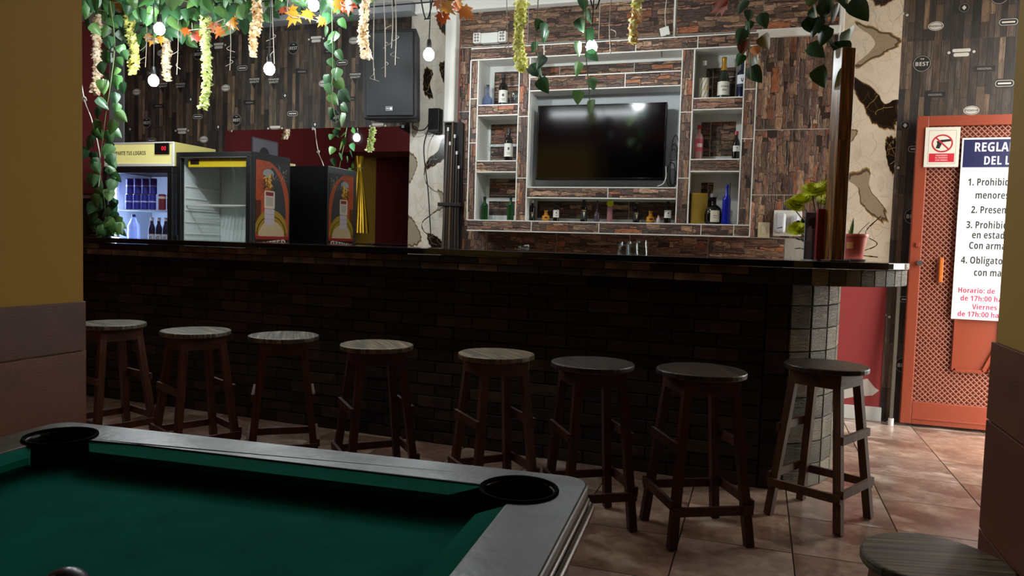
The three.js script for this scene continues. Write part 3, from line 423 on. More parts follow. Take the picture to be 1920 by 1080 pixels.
// ---------- the bar ----------
const BAR = V(0.02, 0, -3.96), BARTURN = -3 * RAD, TOP = 1.16;
const barPoint = (x, y, z) => V(x, y, z).applyAxisAngle(V(0, 1, 0), BARTURN).add(BAR);
{
  const bar_ = thing('bar_counter', 'long bar counter clad in dark rough bricks with rounded end', 'bar', BAR, BARTURN);
  const LEFT = -6.05, END = 0.02;
  // outline of the body: straight front, then a rounded end
  const arc = (ax, az, rx, rz, n) => { const o = []; for (let i = 0; i <= n; i++) { const a = i / n * Math.PI / 2; o.push([ax + rx * Math.sin(a), az - rz + rz * Math.cos(a)]); } return o; };
  const body = arc(END, 0, 0.34, 0.5, 10), s = new THREE.Shape(); s.moveTo(LEFT, 0); for (const [x, z] of body) s.lineTo(x, z); s.lineTo(0.36, -0.62); s.lineTo(LEFT, -0.62);
  const g = new THREE.ExtrudeGeometry(s, { depth: 1.05, bevelEnabled: false }); g.rotateX(Math.PI / 2); g.translate(0, 1.05, 0); part('body', g, M.mortar, bar_);
  const brickBump = noiseTex(256, (u, v) => { const k = 255 * clamp01(fbm(u, v, 8, 5) * 1.2); return [k, k, k]; }, false);
  const brickMats = ['#3c2f25', '#32271e', '#473729', '#28211d', '#504033', '#382a25', '#211d1a'].map((c) => std(c, 0.75, { map: blotch, bumpMap: brickBump, bumpScale: 0.006 }));
  const variants = []; for (let i = 0; i < 5; i++) { const h = new RoundedBoxGeometry(0.226, 0.066, 0.022, 1, 0.004); metres(h, 0.4, 0.4, rnd(), rnd()); variants.push(h); }
  const rest = [];
  // front: 15 courses in running bond
  for (let r = 0; r < 15; r++) for (let i = 0; i < 27; i++) {
    const x = END - 0.115 - i * 0.23 - (r % 2 ? 0.115 : 0), y = 0.036 + r * 0.07; if (x - 0.113 < LEFT) continue;
    if (i < 20) { const m = part('brick', variants[(i * 3 + r) % 5], brickMats[Math.floor(hash(i + 11, r + 31) * 7)], bar_); m.position.set(x, y, 0.006 + 0.006 * hash(i, r + 5)); } else { rest.push(variants[(i + r) % 5].clone().translate(x, y, 0.006 + 0.006 * hash(i, r + 5))); }
  }
  stuff(part('brick_run', merge(rest), brickMats[1], bar_));
  // half bricks closing the odd courses, then the rounded end in upright tiles
  const half = new RoundedBoxGeometry(0.111, 0.066, 0.022, 1, 0.004); metres(half, 0.4, 0.4);
  for (let r = 1; r < 15; r += 2) part('brick', half, brickMats[(r * 3) % 7], bar_).position.set(END - 0.0575, 0.036 + r * 0.07, 0.008);
  const endMats = ['#a39a7c', '#8f876c', '#b1a68a', '#7c745e'].map((c) => std(c, 0.6, { map: blotch, bumpMap: stoneBump, bumpScale: 0.01 }));
  for (let i = 0; i < 10; i += 2) { // five facets
    const [x0, z0] = body[i], [x1, z1] = body[i + 2], L = Math.hypot(x1 - x0, z1 - z0), ang = Math.atan2(-(z1 - z0), x1 - x0), tg = new RoundedBoxGeometry(L - 0.004, 0.112, 0.03, 1, 0.004);
    for (let r = 0; r < 9; r++) { const gg = tg.clone(); metres(gg, 0.5, 0.5, hash(i, r), hash(r, i + 9)); const m = part('end_tile', gg, i < 2 ? brickMats[(r * 5) % 7] : endMats[(i + r * 3) % 4], bar_); m.position.set((x0 + x1) / 2 + Math.sin(ang) * 0.008, 0.059 + r * 0.1165, (z0 + z1) / 2 + Math.cos(ang) * 0.008); m.rotation.y = ang; }
  }
  // counter top: black granite, rounded end
  const FZ = 0.17, out = arc(0.06, FZ, 0.64, 0.66, 24), st = new THREE.Shape(); st.moveTo(LEFT, FZ); for (const [x, z] of out) st.lineTo(x, z); st.lineTo(0.7, -0.66); st.lineTo(LEFT, -0.66);
  const tg = new THREE.ExtrudeGeometry(st, { depth: 0.026, bevelEnabled: true, bevelThickness: 0.004, bevelSize: 0.004, bevelSegments: 2 }); tg.rotateX(Math.PI / 2); tg.translate(0, TOP - 0.004, 0);
  part('counter_top', tg, std('#161313', 0.08, { bumpMap: fineNoise, bumpScale: 0.0001 }), bar_);
  // fascia: two courses of slim coloured bricks, then relief tiles round the end
  const fy0 = 1.042, fy1 = TOP - 0.036;
  const fo = arc(0.06, FZ - 0.025, 0.62, 0.62, 12), fs = new THREE.Shape(); fs.moveTo(LEFT, FZ - 0.025); for (const [x, z] of fo) fs.lineTo(x, z); for (const [x, z] of [...fo].reverse()) fs.lineTo(x - 0.02, z - 0.02); fs.lineTo(LEFT, FZ - 0.045);
  const fg = new THREE.ExtrudeGeometry(fs, { depth: fy1 - fy0, bevelEnabled: false }); fg.rotateX(Math.PI / 2); fg.translate(0, fy1, 0); part('fascia_board', fg, M.mortar, bar_);
  const slimMats = ['#8a705a', '#5b463a', '#2c2826', '#a58a70', '#6e4a38', '#3c342f'].map((c) => std(c, 0.6, { map: blotch, bumpMap: brickBump, bumpScale: 0.002 }));
  const slim = new RoundedBoxGeometry(0.236, 0.037, 0.012, 1, 0.003); metres(slim, 0.4, 0.4);
  for (let r = 0; r < 2; r++) for (let i = 0; i < 24; i++) { const x = -0.06 - i * 0.24 - r * 0.12; part('fascia_brick', slim, slimMats[Math.floor(hash(i + 5, r + 17) * 6)], bar_).position.set(x, fy0 + 0.0205 + r * 0.041, FZ - 0.02); }
  for (let i = 0; i < 12; i++) { const [x0, z0] = fo[i], [x1, z1] = fo[i + 1], L = Math.hypot(x1 - x0, z1 - z0), ang = Math.atan2(-(z1 - z0), x1 - x0), gg = new RoundedBoxGeometry(L - 0.003, fy1 - fy0 - 0.002, 0.014, 1, 0.003); metres(gg, 0.5, 0.5, hash(i, 3), hash(4, i)); const m = part('fascia_tile', gg, i < 2 ? slimMats[2] : endMats[i % 4], bar_); m.position.set((x0 + x1) / 2 + Math.sin(ang) * 0.006, (fy0 + fy1) / 2, (z0 + z1) / 2 + Math.cos(ang) * 0.006); m.rotation.y = ang; }
  part('end_cap', rbx(0.64, 0.676, fy0, fy1, -0.5, -0.475, 0.002), M.white, bar_);
}
// wooden post on the counter
{
  const p = at(1563, 480, -4.08); p.y = TOP;
  const t = thing('wooden_post', 'square brown wooden post standing on the rounded end of the bar', 'post', p, 30 * RAD);
  part('shaft', metres(rbx(-0.037, 0.037, 0, 1.05, -0.037, 0.037, 0.004), 0.2, 0.6), std('#c98a34', 0.3, { map: grainMap }), t);
  part('foot_plate', rbx(-0.055, 0.055, 0, 0.008, -0.055, 0.055, 0.002), M.woodDark, t);
}

// ---------- stools ----------
function stool(p, turn, label, o = {}) {
  const { r = 0.175, h = 0.7, seat = M.seat, leg = M.leg, spread = 0.165, group } = o, t = thing('bar_stool', label, 'stool', p, turn, group);
  const n = 40, s = new THREE.Shape(); for (let i = 0; i < n; i++) { const a = i / n * 6.2832, k = r - 0.006 + 0.0025 * Math.sin(3 * a + p.x * 9) + (o.worn ? 0.004 * (hash(i, Math.round(p.x * 40) + 50) - 0.5) : 0); i ? s.lineTo(k * Math.cos(a), k * Math.sin(a)) : s.moveTo(k * Math.cos(a), k * Math.sin(a)); }
  const cuts = o.planks || 3; // the round seat is cut from boards
  const base = new THREE.ExtrudeGeometry(s, { depth: 0.014, bevelEnabled: true, bevelThickness: 0.005, bevelSize: 0.006, bevelSegments: 2, curveSegments: 40 });
  base.rotateX(-Math.PI / 2); base.translate(0, h - 0.019, 0); metres(base, 0.3, 0.9, rnd(), rnd(), o.swap);
  part('seat', base, seat, t);
  const a = r * 0.6, hb = h - 0.024, ht = hb - 0.065;
  for (let k = 0; k < 4; k++) { const g = metres(rbx(-a - 0.008, a + 0.008, ht, hb, a - 0.008, a + 0.01, 0.002, 1), 0.5, 0.2, k * 0.3, 0.2, true); g.rotateY(k * Math.PI / 2); part('apron', g, leg, t); }
  const tx = a - 0.012, legAt = (sx, sz, y) => { const f = 1 - y / hb; return V(sx * (tx + (spread - tx) * f), y, sz * (tx + (spread - tx) * f)); };
  for (const [sx, sz] of [[-1, 1], [1, 1], [1, -1], [-1, -1]]) { const g = bar(legAt(sx, sz, 0.004), legAt(sx, sz, hb), 0.034, 0.034); metres(g, 0.2, 0.9, rnd(), rnd()); part('leg', g, leg, t); }
  const st = (c0, c1, y, lift = 0.028) => { const u = legAt(...c0, y), v = legAt(...c1, y), d = v.clone().sub(u).normalize().multiplyScalar(0.018), nrm = V(u.x + v.x, 0, u.z + v.z).normalize().multiplyScalar(lift); part('stretcher', metres(bar(u.sub(d).add(nrm), v.add(d).add(nrm), 0.035, 0.016, Math.PI / 4 * 0), 0.3, 0.3, rnd(), rnd()), leg, t); };
  const C = [[-1, 1], [1, 1], [1, -1], [-1, -1]], hs = o.heights || [0.155, 0.175, 0.16, 0.18], up = o.upper ?? [1, 3];
  for (let k = 0; k < 4; k++) { const A = C[k], B = C[(k + 1) % 4], y = hs[k] * h / 0.7, u = legAt(A[0], A[1], y), v = legAt(B[0], B[1], y), nrm = V(u.x + v.x, 0, u.z + v.z).normalize().multiplyScalar(0.023), d = v.clone().sub(u).normalize().multiplyScalar(0.022);
    for (const yy of up.includes(k) ? [y, y + 0.225 * h / 0.7] : [y]) { const e = legAt(A[0], A[1], yy), f = legAt(B[0], B[1], yy), q = f.clone().sub(e), L = q.length() + 0.04, g = new THREE.BoxGeometry(L, 0.036, 0.015); metres(g, 0.6, 0.2, rnd(), rnd()); g.rotateY(Math.atan2(-q.z, q.x)); g.translate((e.x + f.x) / 2 + nrm.x, yy, (e.z + f.z) / 2 + nrm.z); part('stretcher', g, leg, t); } }
  return t;
}
const board = (c, r) => std(c, r, { map: grainMap, bumpMap: grainMap, bumpScale: 0.0006 }), seatGrey = board('#9c968a', 0.45), seatTan = board('#a8946f', 0.45), seatDark = board('#5e4e43', 0.38);
const legBrown = std('#a87450', 0.55, { map: woodMap }), legRed = std('#8f5a3e', 0.5, { map: woodMap }), legPale = std('#b9a184', 0.6, { map: woodMap });
const onSeat = (px, py, h = 0.7) => { const p = at(px, py, h, 'y'); p.y = 0; return p; };
stool(onSeat(210, 605), 72 * RAD, 'bar stool with greyish seat half hidden by the yellow pillar, first from the fridges', { seat: seatGrey, leg: legBrown });
stool(onSeat(368, 619), 62 * RAD, 'bar stool with greyish seat, second from the yellow pillar by the pool table', { seat: seatGrey, leg: legBrown });
stool(onSeat(533, 628), 35 * RAD, 'bar stool with greyish seat and square-on apron, third from the yellow pillar', { seat: seatGrey, leg: legBrown });
stool(onSeat(706, 645), 43 * RAD, 'bar stool with tan cracked seat, fourth from the yellow pillar', { seat: seatTan, leg: legRed, worn: true });
stool(onSeat(930, 662), 44 * RAD, 'bar stool with chipped tan seat, fifth from the yellow pillar', { seat: seatTan, leg: legBrown, worn: true, spread: 0.148 });
stool(onSeat(1112, 679), 32 * RAD, 'bar stool with brown seat just beyond the pool table corner', { seat: seatDark, leg: legRed, r: 0.18, spread: 0.148 });
stool(onSeat(1315, 692), 27.6 * RAD, 'dark bar stool with brown seat, next to the stool at the bar end', { seat: seatDark, leg: legRed, r: 0.185 });
stool(V(0.307, 0, -3.625), -28.5 * RAD, 'bar stool at the rounded bar end, standing against the daylight', { seat: seatDark, leg: legPale, r: 0.18, spread: 0.16, upper: [1, 3] });
stool(V(0.388, 0, -1.79), 12 * RAD, 'low round wooden stool beside the dim pillar, pale worn seat', { seat: board('#a89a80', 0.5), leg: legPale, r: 0.148, h: 0.55, spread: 0.12, planks: 4, swap: true });

// ---------- things on the bar ----------
{
  const pot = at(1600, 480, -4.52); pot.y = TOP;
  const t = thing('flower_pot', 'coral plastic flower pot with a small aloe on a white saucer', 'plant pot', pot);
  part('saucer', lathe([[0.001, 0], [0.058, 0], [0.07, 0.012], [0.066, 0.012], [0.055, 0.006], [0.001, 0.006]], 28), M.trim, t);
  part('pot', lathe([[0.001, 0.007], [0.047, 0.007], [0.066, 0.13], [0.072, 0.13], [0.073, 0.148], [0.066, 0.149], [0.06, 0.135], [0.045, 0.02], [0.001, 0.02]], 30), std('#d9675c', 0.35), t);
  part('soil', cyl(0.06, 0.06, 0.006, 0, 0.13, 0), std('#2c2018', 0.95), t);
  part('sticker', new THREE.CylinderGeometry(0.0645, 0.0595, 0.035, 12, 1, true, -0.75, 0.6).translate(0, 0.085, 0), std('#f0a86a', 0.5), t);
  for (const [a, h, w, lean] of [[-0.3, 0.11, 0.02, 0.1], [0.8, 0.07, 0.014, 0.35], [2, 0.05, 0.014, 0.5]]) { const g = lathe([[0.001, 0], [w * 0.55, 0.005], [w * 0.5, h * 0.5], [0.001, h]], 8); g.scale(1, 1, 0.5); g.rotateZ(-lean); g.rotateY(a); g.translate(-0.02, 0.13, 0); part('aloe_leaf', g, std('#4f7a34', 0.5), t); }
  part('dry_leaf', tube([V(0.01, 0.135, 0), V(0.03, 0.17, 0.01), V(0.07, 0.215, 0.01)], 0.002, 12, 5), M.twig, t);
}
{ // yellow chrysanthemums in a glass of water
  const v = at(1535, 480, -4.35); v.y = TOP;
  const t = thing('flower_vase', 'bunch of yellow chrysanthemums in a glass vase behind the menu cards', 'flowers', v);
  part('vase', lathe([[0.001, 0], [0.04, 0], [0.042, 0.15], [0.04, 0.15], [0.037, 0.012], [0.001, 0.012]], 24), M.clear, t);
  const petal = [], head = (r) => { const list = []; for (let ring = 0; ring < 5; ring++) { const n = 12 + ring * 6, tilt = 1.35 - ring * 0.32; for (let i = 0; i < n; i++) { const a = i / n * 6.283 + ring, g = new THREE.PlaneGeometry(r * 0.17, r * (0.5 + 0.14 * ring), 1, 2), p = g.attributes.position; for (let k = 0; k < p.count; k++) { const y = p.getY(k) + r * (0.25 + 0.07 * ring); p.setY(k, y); p.setZ(k, y * y * 4); if (y > r * 0.5) p.setX(k, p.getX(k) * 0.6); } g.rotateX(-(Math.PI / 2 - tilt)); g.rotateY(a); list.push(g); } } const g = merge(list); g.computeVertexNormals(); return g; };
  const yel = std('#d3d81c', 0.6), spots = [[1506, 382, 0.075], [1540, 366, 0.08], [1556, 384, 0.075], [1522, 360, 0.06], [1496, 433, 0.06], [1552, 356, 0.06], [1488, 390, 0.055]];
  for (const [px, py, r] of spots) { const p = at(px, py, v.z + rr(-0.04, 0.04)).sub(v); const g = head(r); g.rotateX(rr(0.3, 0.9)); g.rotateZ(rr(-0.4, 0.4)); g.translate(p.x, p.y, p.z); part('blossom', g, yel, t); part('flower_stem', tube([V(rr(-0.02, 0.02), 0.02, rr(-0.02, 0.02)), V(p.x * 0.4, p.y * 0.6, p.z * 0.5), p], 0.003, 12, 5), M.stem, t); }
  for (let i = 0; i < 16; i++) { const g = new THREE.SphereGeometry(0.02, 8, 5); g.scale(1, 0.15, 0.55); g.rotateZ(rr(-1, 1)); g.rotateY(rr(0, 6)); const p = at(rr(1492, 1516), rr(405, 470), v.z + rr(-0.05, 0.05)).sub(v); g.translate(p.x, p.y, p.z); part('foliage_leaf', g, std(pick(['#33502a', '#2a4324', '#425f2e']), 0.7), t); }
}
{
  const p = at(1518, 480, -4.12); p.y = TOP;
  const t = thing('blue_flyer_card', 'upright blue-grey flyer card on the bar beside the red menu', 'card', p, 20 * RAD);
  part('card', rbx(-0.032, 0.032, 0.004, 0.245, -0.004, 0.004, 0.002), std('#ffffff', 0.45, { map: tex(96, 320, (g, w, h) => { g.fillStyle = '#5a6676'; g.fillRect(0, 0, w, h); g.fillStyle = '#20262f'; g.beginPath(); g.arc(62, 70, 36, 0, 7); g.fill(); g.fillStyle = '#8fa3c4'; g.fillRect(8, 110, 50, 210); g.fillStyle = '#b8c6dd'; g.beginPath(); g.moveTo(20, 100); g.lineTo(48, 90); g.lineTo(52, 190); g.lineTo(16, 200); g.fill(); }, true, false) }), t);
  part('stand', rbx(-0.036, 0.036, 0, 0.006, -0.025, 0.025, 0.002), M.clear, t);
  const q = at(1540, 480, -4.1); q.y = TOP;
  const m = thing('red_menu', 'upright dark red menu booklet with printed lines on the bar', 'menu', q, 20 * RAD);
  part('booklet', rbx(-0.034, 0.034, 0.004, 0.262, -0.012, 0.012, 0.003), std('#ffffff', 0.45, { map: tex(96, 320, (g, w, h) => { g.fillStyle = '#8a2026'; g.fillRect(0, 0, w, h); g.fillStyle = '#5a1418'; for (let i = 0; i < 18; i++) g.fillRect(14, 20 + i * 16, 40 + 28 * hash(i, 4), 4); }, true, false) }), m);
  part('stand', rbx(-0.038, 0.038, 0, 0.006, -0.03, 0.03, 0.002), M.clear, m);
  const c = at(1553, 480, -4.14); c.y = TOP; const b = thing('bar_bottle', 'slim clear bottle between the red menu and the wooden post', 'bottle', c); part('glass_body', lathe(profiles.beer(0.2, 0.02), 16), M.clear, b); part('cap', cyl(0.011, 0.011, 0.012, 0, 0.2, 0, 12), G.goldCap, b);
}
for (const [px, z, h] of [[1170, -4.42, 0.07], [1186, -4.36, 0.075], [1203, -4.4, 0.085]]) { const p = at(px, 470, z); p.y = TOP; tumbler(p, h, 0.038, 'upturned clear glass in the cluster on the bar below the television', 'upturned glasses on the bar', false); }
{ const p = at(983, 465, -4.45); p.y = TOP; const t = thing('glass_ashtray', 'small faceted glass ashtray alone on the bar top', 'ashtray', p); part('bowl', new THREE.LatheGeometry([[0.001, 0], [0.035, 0], [0.04, 0.03], [0.034, 0.03], [0.03, 0.008], [0.001, 0.008]].map(([a, b]) => new THREE.Vector2(a, b)), 8), M.clear, t); part('stub', bar(V(0, 0.03, 0), V(0.03, 0.034, 0.01), 0.006, 0.006), M.trim, t); }

// ---------- pool table ----------
{
  const TT = thing('pool_table', 'pool table with green cloth, dark varnished rails and black corner pockets', 'pool table', V(-0.757, 0, -0.168), 3.5 * RAD);
  const W = 0.56, L = 1.05, H = 0.8, rw = 0.092, cw = 0.048, bed = 0.758;
  const felt = (c) => new THREE.MeshPhysicalMaterial({ color: c, roughness: 1, specularIntensity: 0.12, map: clothMap, bumpMap: fineNoise, bumpScale: 0.0003 }), cloth = felt('#04806e'), cushion = felt('#05836c');
  const rail = std('#3c322d', 0.38, { map: grainMap, bumpMap: blotch, bumpScale: 0.003 });
  part('bed_cloth', metres(bx(-W + 0.08, W - 0.08, bed - 0.03, bed, -L + 0.08, L - 0.08), 0.5, 0.5), cloth, TT);
  // wooden rails with rounded outer corners, one frame cut into four boards
  const pr = 0.062, off = 0.1;
  const outline = new THREE.Shape(), R = 0.05; outline.moveTo(-W + R, -L); outline.lineTo(W - R, -L); outline.quadraticCurveTo(W, -L, W, -L + R); outline.lineTo(W, L - R); outline.quadraticCurveTo(W, L, W - R, L); outline.lineTo(-W + R, L); outline.quadraticCurveTo(-W, L, -W, L - R); outline.lineTo(-W, -L + R); outline.quadraticCurveTo(-W, -L, -W + R, -L);
  const hole = new THREE.Path(), iw = W - rw, il = L - rw, corner = (sx, sz, a0) => { for (let i = 0; i <= 14; i++) { const a = a0 + (i / 14) * Math.PI * 1.5; hole.lineTo(sx * (iw - 0.008) + pr * Math.cos(a), sz * (il - 0.008) + pr * Math.sin(a)); } };
  hole.moveTo(-iw + pr, -il); hole.lineTo(iw - 0.008 - pr, -il); corner(1, -1, -Math.PI); hole.lineTo(iw, il - pr - 0.008); corner(1, 1, -Math.PI / 2); hole.lineTo(-iw + pr + 0.008, il); corner(-1, 1, 0); hole.lineTo(-iw, -il + pr + 0.008); corner(-1, -1, Math.PI / 2); hole.closePath();
  outline.holes.push(hole);
  const rg = new THREE.ExtrudeGeometry(outline, { depth: 0.05, bevelEnabled: true, bevelThickness: 0.006, bevelSize: 0.005, bevelSegments: 3, curveSegments: 8 }); rg.rotateX(Math.PI / 2); rg.translate(0, H - 0.006, 0); part('rail_frame', metres(rg, 0.35, 0.35), rail, TT);
  // cushions: sloping top, overhanging nose, mitred ends at the pockets
  const cush = (len, x, z, turn) => { const a = len / 2, e = 0.05, P = [[0, H - 0.002], [cw, H - 0.008], [cw, H - 0.02], [0.012, bed - 0.002], [0, bed - 0.002]], pos = [], idx = []; for (const s of [-1, 1]) for (const [d, y] of P) pos.push(s * (a - e * d / cw), y, d); for (let i = 0; i < 5; i++) { const j = (i + 1) % 5; idx.push(i, 5 + i, j, j, 5 + i, 5 + j); } idx.push(0, 1, 2, 0, 2, 3, 0, 3, 4, 5, 7, 6, 5, 8, 7, 5, 9, 8); let g = new THREE.BufferGeometry(); g.setAttribute('position', new THREE.Float32BufferAttribute(pos, 3)); g.setIndex(idx); g = g.toNonIndexed(); g.computeVertexNormals(); metres(g, 0.5, 0.5); g.rotateY(turn); g.translate(x, 0, z); part('cushion', g, cushion, TT); };
  cush(2 * iw - 0.13, 0, -il, 0); cush(2 * iw - 0.13, 0, il, Math.PI);
  for (const s of [-1, 1]) for (const z of [-1, 1]) cush(il - 0.13, s * iw, z * il / 2, s > 0 ? -Math.PI / 2 : Math.PI / 2);
  for (const sx of [-1, 1]) for (const sz of [-1, 1]) { const x = sx * (iw - 0.008), z = sz * (il - 0.008); const g = lathe([[pr + 0.004, 0.001], [pr + 0.003, 0.004], [pr - 0.003, 0.003], [pr - 0.004, -0.05], [pr - 0.016, -0.12], [0.001, -0.13]], 28); g.translate(x, H, z); part('pocket', g, new THREE.MeshPhysicalMaterial({ color: '#050505', roughness: 1, specularIntensity: 0.1 }), TT); const c = cyl(pr + 0.001, pr + 0.001, 0.004, x, bed + 0.002, z, 28); part('pocket_mouth', c, new THREE.MeshPhysicalMaterial({ color: '#030303', roughness: 1, specularIntensity: 0.1 }), TT); }
  // moulded edge: three ridges round the rails, then the apron and legs
  for (const [d, y, r] of [[0.004, H - 0.02, 0.006], [0.01, H - 0.034, 0.008], [0.004, H - 0.05, 0.007]]) { const pts = [], w = W + d, l = L + d; const c = new THREE.CurvePath(); for (const [a, b] of [[[-w + R, -l], [w - R, -l]], [[w, -l + R], [w, l - R]], [[w - R, l], [-w + R, l]], [[-w, l - R], [-w, -l + R]]]) { for (let i = 0; i <= 6; i++) pts.push(V(a[0] + (b[0] - a[0]) * i / 6, y, a[1] + (b[1] - a[1]) * i / 6)); } part('edge_moulding', new THREE.TubeGeometry(new THREE.CatmullRomCurve3(pts, true, 'catmullrom', 0.15), 160, r, 6, true), std('#6e5136', 0.25, { map: grainMap }), TT); }
  part('apron', metres(rbx(-W + 0.03, W - 0.03, 0.52, H - 0.055, -L + 0.03, L - 0.03, 0.01), 0.3, 0.6), M.woodDark, TT);
  for (const sx of [-1, 1]) for (const sz of [-1, 1]) { part('corner_post', rbx(sx * (W - 0.08) - 0.055, sx * (W - 0.08) + 0.055, 0.5, H - 0.055, sz * (L - 0.08) - 0.055, sz * (L - 0.08) + 0.055, 0.01), M.black, TT); part('leg', rbx(sx * (W - 0.11) - 0.06, sx * (W - 0.11) + 0.06, 0, 0.53, sz * (L - 0.11) - 0.06, sz * (L - 0.11) + 0.06, 0.008), M.woodDark, TT); }
  const b = at(122, 1112, bed + 0.028, 'y'), ball = thing('pool_ball', 'dull purple pool ball lying on the green cloth', 'ball', V(b.x, bed, b.z));
  part('ball', new THREE.SphereGeometry(0.0285, 28, 18).translate(0, 0.0285, 0), std('#4a3c52', 0.3), ball); part('number_spot', new THREE.SphereGeometry(0.0287, 16, 6, 0, 6.3, 0, 0.35).rotateX(0.8).translate(0, 0.0285, 0), std('#cfc8bd', 0.3), ball);
}

// ---------- drinks fridges ----------
function fridgeBody(t, w, h, d, wall, inner, y0 = 0.1) { // open-fronted box: sides, back, top and floor
  for (const s of [-1, 1]) { part('side_panel', rbx(s * w / 2 - (s > 0 ? 0.03 : 0), s * w / 2 + (s > 0 ? 0 : 0.03), 0, h, -d, 0, 0.004), wall, t); part('side_liner', bx(s * (w / 2 - 0.036), s * (w / 2 - 0.031), y0, h - 0.04, -d + 0.04, -0.01), inner, t); }
  part('back_panel', bx(-w / 2 + 0.03, w / 2 - 0.03, 0, h, -d, -d + 0.03), wall, t); part('back_liner', bx(-w / 2 + 0.035, w / 2 - 0.035, y0, h - 0.04, -d + 0.031, -d + 0.036), inner, t);
  part('top_panel', bx(-w / 2 + 0.03, w / 2 - 0.03, h - 0.035, h, -d + 0.03, 0), wall, t); part('bottom_panel', bx(-w / 2 + 0.03, w / 2 - 0.03, 0, y0, -d + 0.03, 0), wall, t);
}
function fridgeDoor(root, x0, x1, y0, y1, f, frame) { const e = 0.004, t = part('door', merge([[x0, x1, y1 - f, y1], [x0, x1, y0, y0 + f], [x0, x0 + f, y0 + f, y1 - f], [x1 - f, x1, y0 + f, y1 - f]].map((q) => rbx(...q, 0.004, 0.045, e))), frame, root); part('door_glass', bx(x0 + f, x1 - f, y0 + f, y1 - f, 0.02, 0.025), M.glass, t); part('handle', rbx(x0 + 0.012, x0 + 0.03, (y0 + y1) / 2 - 0.2, (y0 + y1) / 2 + 0.2, 0.045, 0.065, 0.006), M.black, t); }
const fridgeInner = std('#c9d2d6', 0.5);
const F1 = V(-5.03, 0, -5.08);
{
  const t = thing('lit_drinks_fridge', 'lit black drinks fridge with glowing yellow header reading COMPARTE TUS LOGROS', 'fridge', F1);
  fridgeBody(t, 0.74, 1.76, 0.5, M.blackPlastic, fridgeInner); fridgeDoor(t, -0.37, 0.37, 0.1, 1.755, 0.05, M.black);
  const hb = part('header_box', rbx(-0.37, 0.37, 1.762, 1.965, -0.48, 0.02, 0.006), std('#b6aa62', 0.5), t);
  const face = tex(768, 208, (g, w, h) => { g.fillStyle = '#d8cf86'; g.fillRect(0, 0, w, h); g.fillStyle = '#000000'; g.font = 'bold 58px sans-serif'; g.textBaseline = 'middle'; g.save(); g.translate(24, h * 0.46); g.scale(0.66, 1); g.fillText('COMPARTE TUS LOGROS', 0, 0); g.restore(); }, true, false);
  const fp = part('header_face', new THREE.PlaneGeometry(0.7, 0.165).translate(-0.0, 1.868, 0.0215), new THREE.MeshStandardMaterial({ map: face, emissiveMap: face, emissive: '#ffffff', emissiveIntensity: 0.5, roughness: 0.4 }), hb);
  fp.userData.label = 'backlit yellow panel with dark lettering';
  for (const q of [[-0.37, 0.37, 1.95, 1.965], [-0.37, 0.37, 1.762, 1.786], [-0.37, -0.35, 1.786, 1.95], [0.35, 0.37, 1.786, 1.95]]) part('header_frame', rbx(...q, 0.015, 0.03, 0.003), M.trim, hb);
  const disp = tex(128, 96, (g, w, h) => { g.fillStyle = '#0a0506'; g.fillRect(0, 0, w, h); g.fillStyle = '#ff2a3c'; g.font = 'bold 56px monospace'; g.textBaseline = 'middle'; g.fillText('00', 44, 48); }, true, false);
  part('temperature_display', rbx(0.175, 0.325, 1.86, 1.955, 0.022, 0.034, 0.003), M.black, hb); part('display_digits', new THREE.PlaneGeometry(0.1, 0.075).translate(0.262, 1.91, 0.0345), new THREE.MeshStandardMaterial({ color: '#0a0506', emissiveMap: disp, emissive: '#ffffff', emissiveIntensity: 1.6, roughness: 0.3 }), hb);
  // shelves and the light strip down the left side
  for (const y of [0.45, 0.83, 1.1, 1.4]) part('shelf', rbx(-0.33, 0.33, y - 0.008, y, -0.45, -0.03, 0.003), fridgeInner, t);
  const led = part('led_strip', rbx(-0.318, -0.308, 0.5, 1.68, -0.04, -0.028, 0.002), new THREE.MeshStandardMaterial({ color: '#dfe8ff', emissive: '#cfdcff', emissiveIntensity: 12 }), t); led.userData.label = 'bright white light strip';
  const l = new THREE.RectAreaLight('#b9ccff', FRIDGE_CD * 28, 0.03, 1.15); l.position.set(-0.3, 1.1, -0.05); l.lookAt(l.position.x + 1, l.position.y, l.position.z - 0.55); t.add(l);
  // cans and bottles inside
  const canBlue = labelM((g, w, h) => { g.fillStyle = '#1c2a9c'; g.fillRect(0, 0, w, h); g.fillStyle = '#b8c4ec'; g.fillRect(0, h * 0.42, w, h * 0.1); }), canRed = labelM((g, w, h) => { g.fillStyle = '#7a2436'; g.fillRect(0, 0, w, h); g.fillStyle = '#d9c9b8'; g.fillRect(0, h * 0.1, w, h * 0.16); });
  const can = (x, y, z, m, text, grp) => { const c = thing('drink_can', text, 'can', V(F1.x + x, y, F1.z + z), FRONT, grp); part('can_wall', new THREE.CylinderGeometry(0.03, 0.03, 0.125, 18, 1, true, Math.PI, 6.2832).translate(0, 0.067, 0), m, c); part('can_end', lathe([[0.001, 0.002], [0.022, 0], [0.03, 0.006]], 18), M.steel, c); part('can_top', lathe([[0.03, 0.13], [0.026, 0.136], [0.025, 0.132], [0.001, 0.132]], 18), M.steel, c); };
  for (let i = 0; i < 4; i++) can(-0.21 + i * 0.085, 1.4, -0.08, canBlue, 'blue drink can on the upper shelf of the lit fridge', 'blue cans on the upper fridge shelf');
  can(0.15, 1.4, -0.08, canRed, 'dark red can on the upper shelf of the lit fridge', 'red cans in the fridge'); can(0.24, 1.4, -0.08, canRed, 'dark red can on the upper shelf of the lit fridge', 'red cans in the fridge');
  for (let i = 0; i < 4; i++) can(-0.21 + i * 0.085, 1.535, -0.09, canBlue, 'blue drink can stacked on the upper row in the fridge', 'blue cans stacked on cans in the fridge');
  const dk = glassM('#1b2340', 0.08);
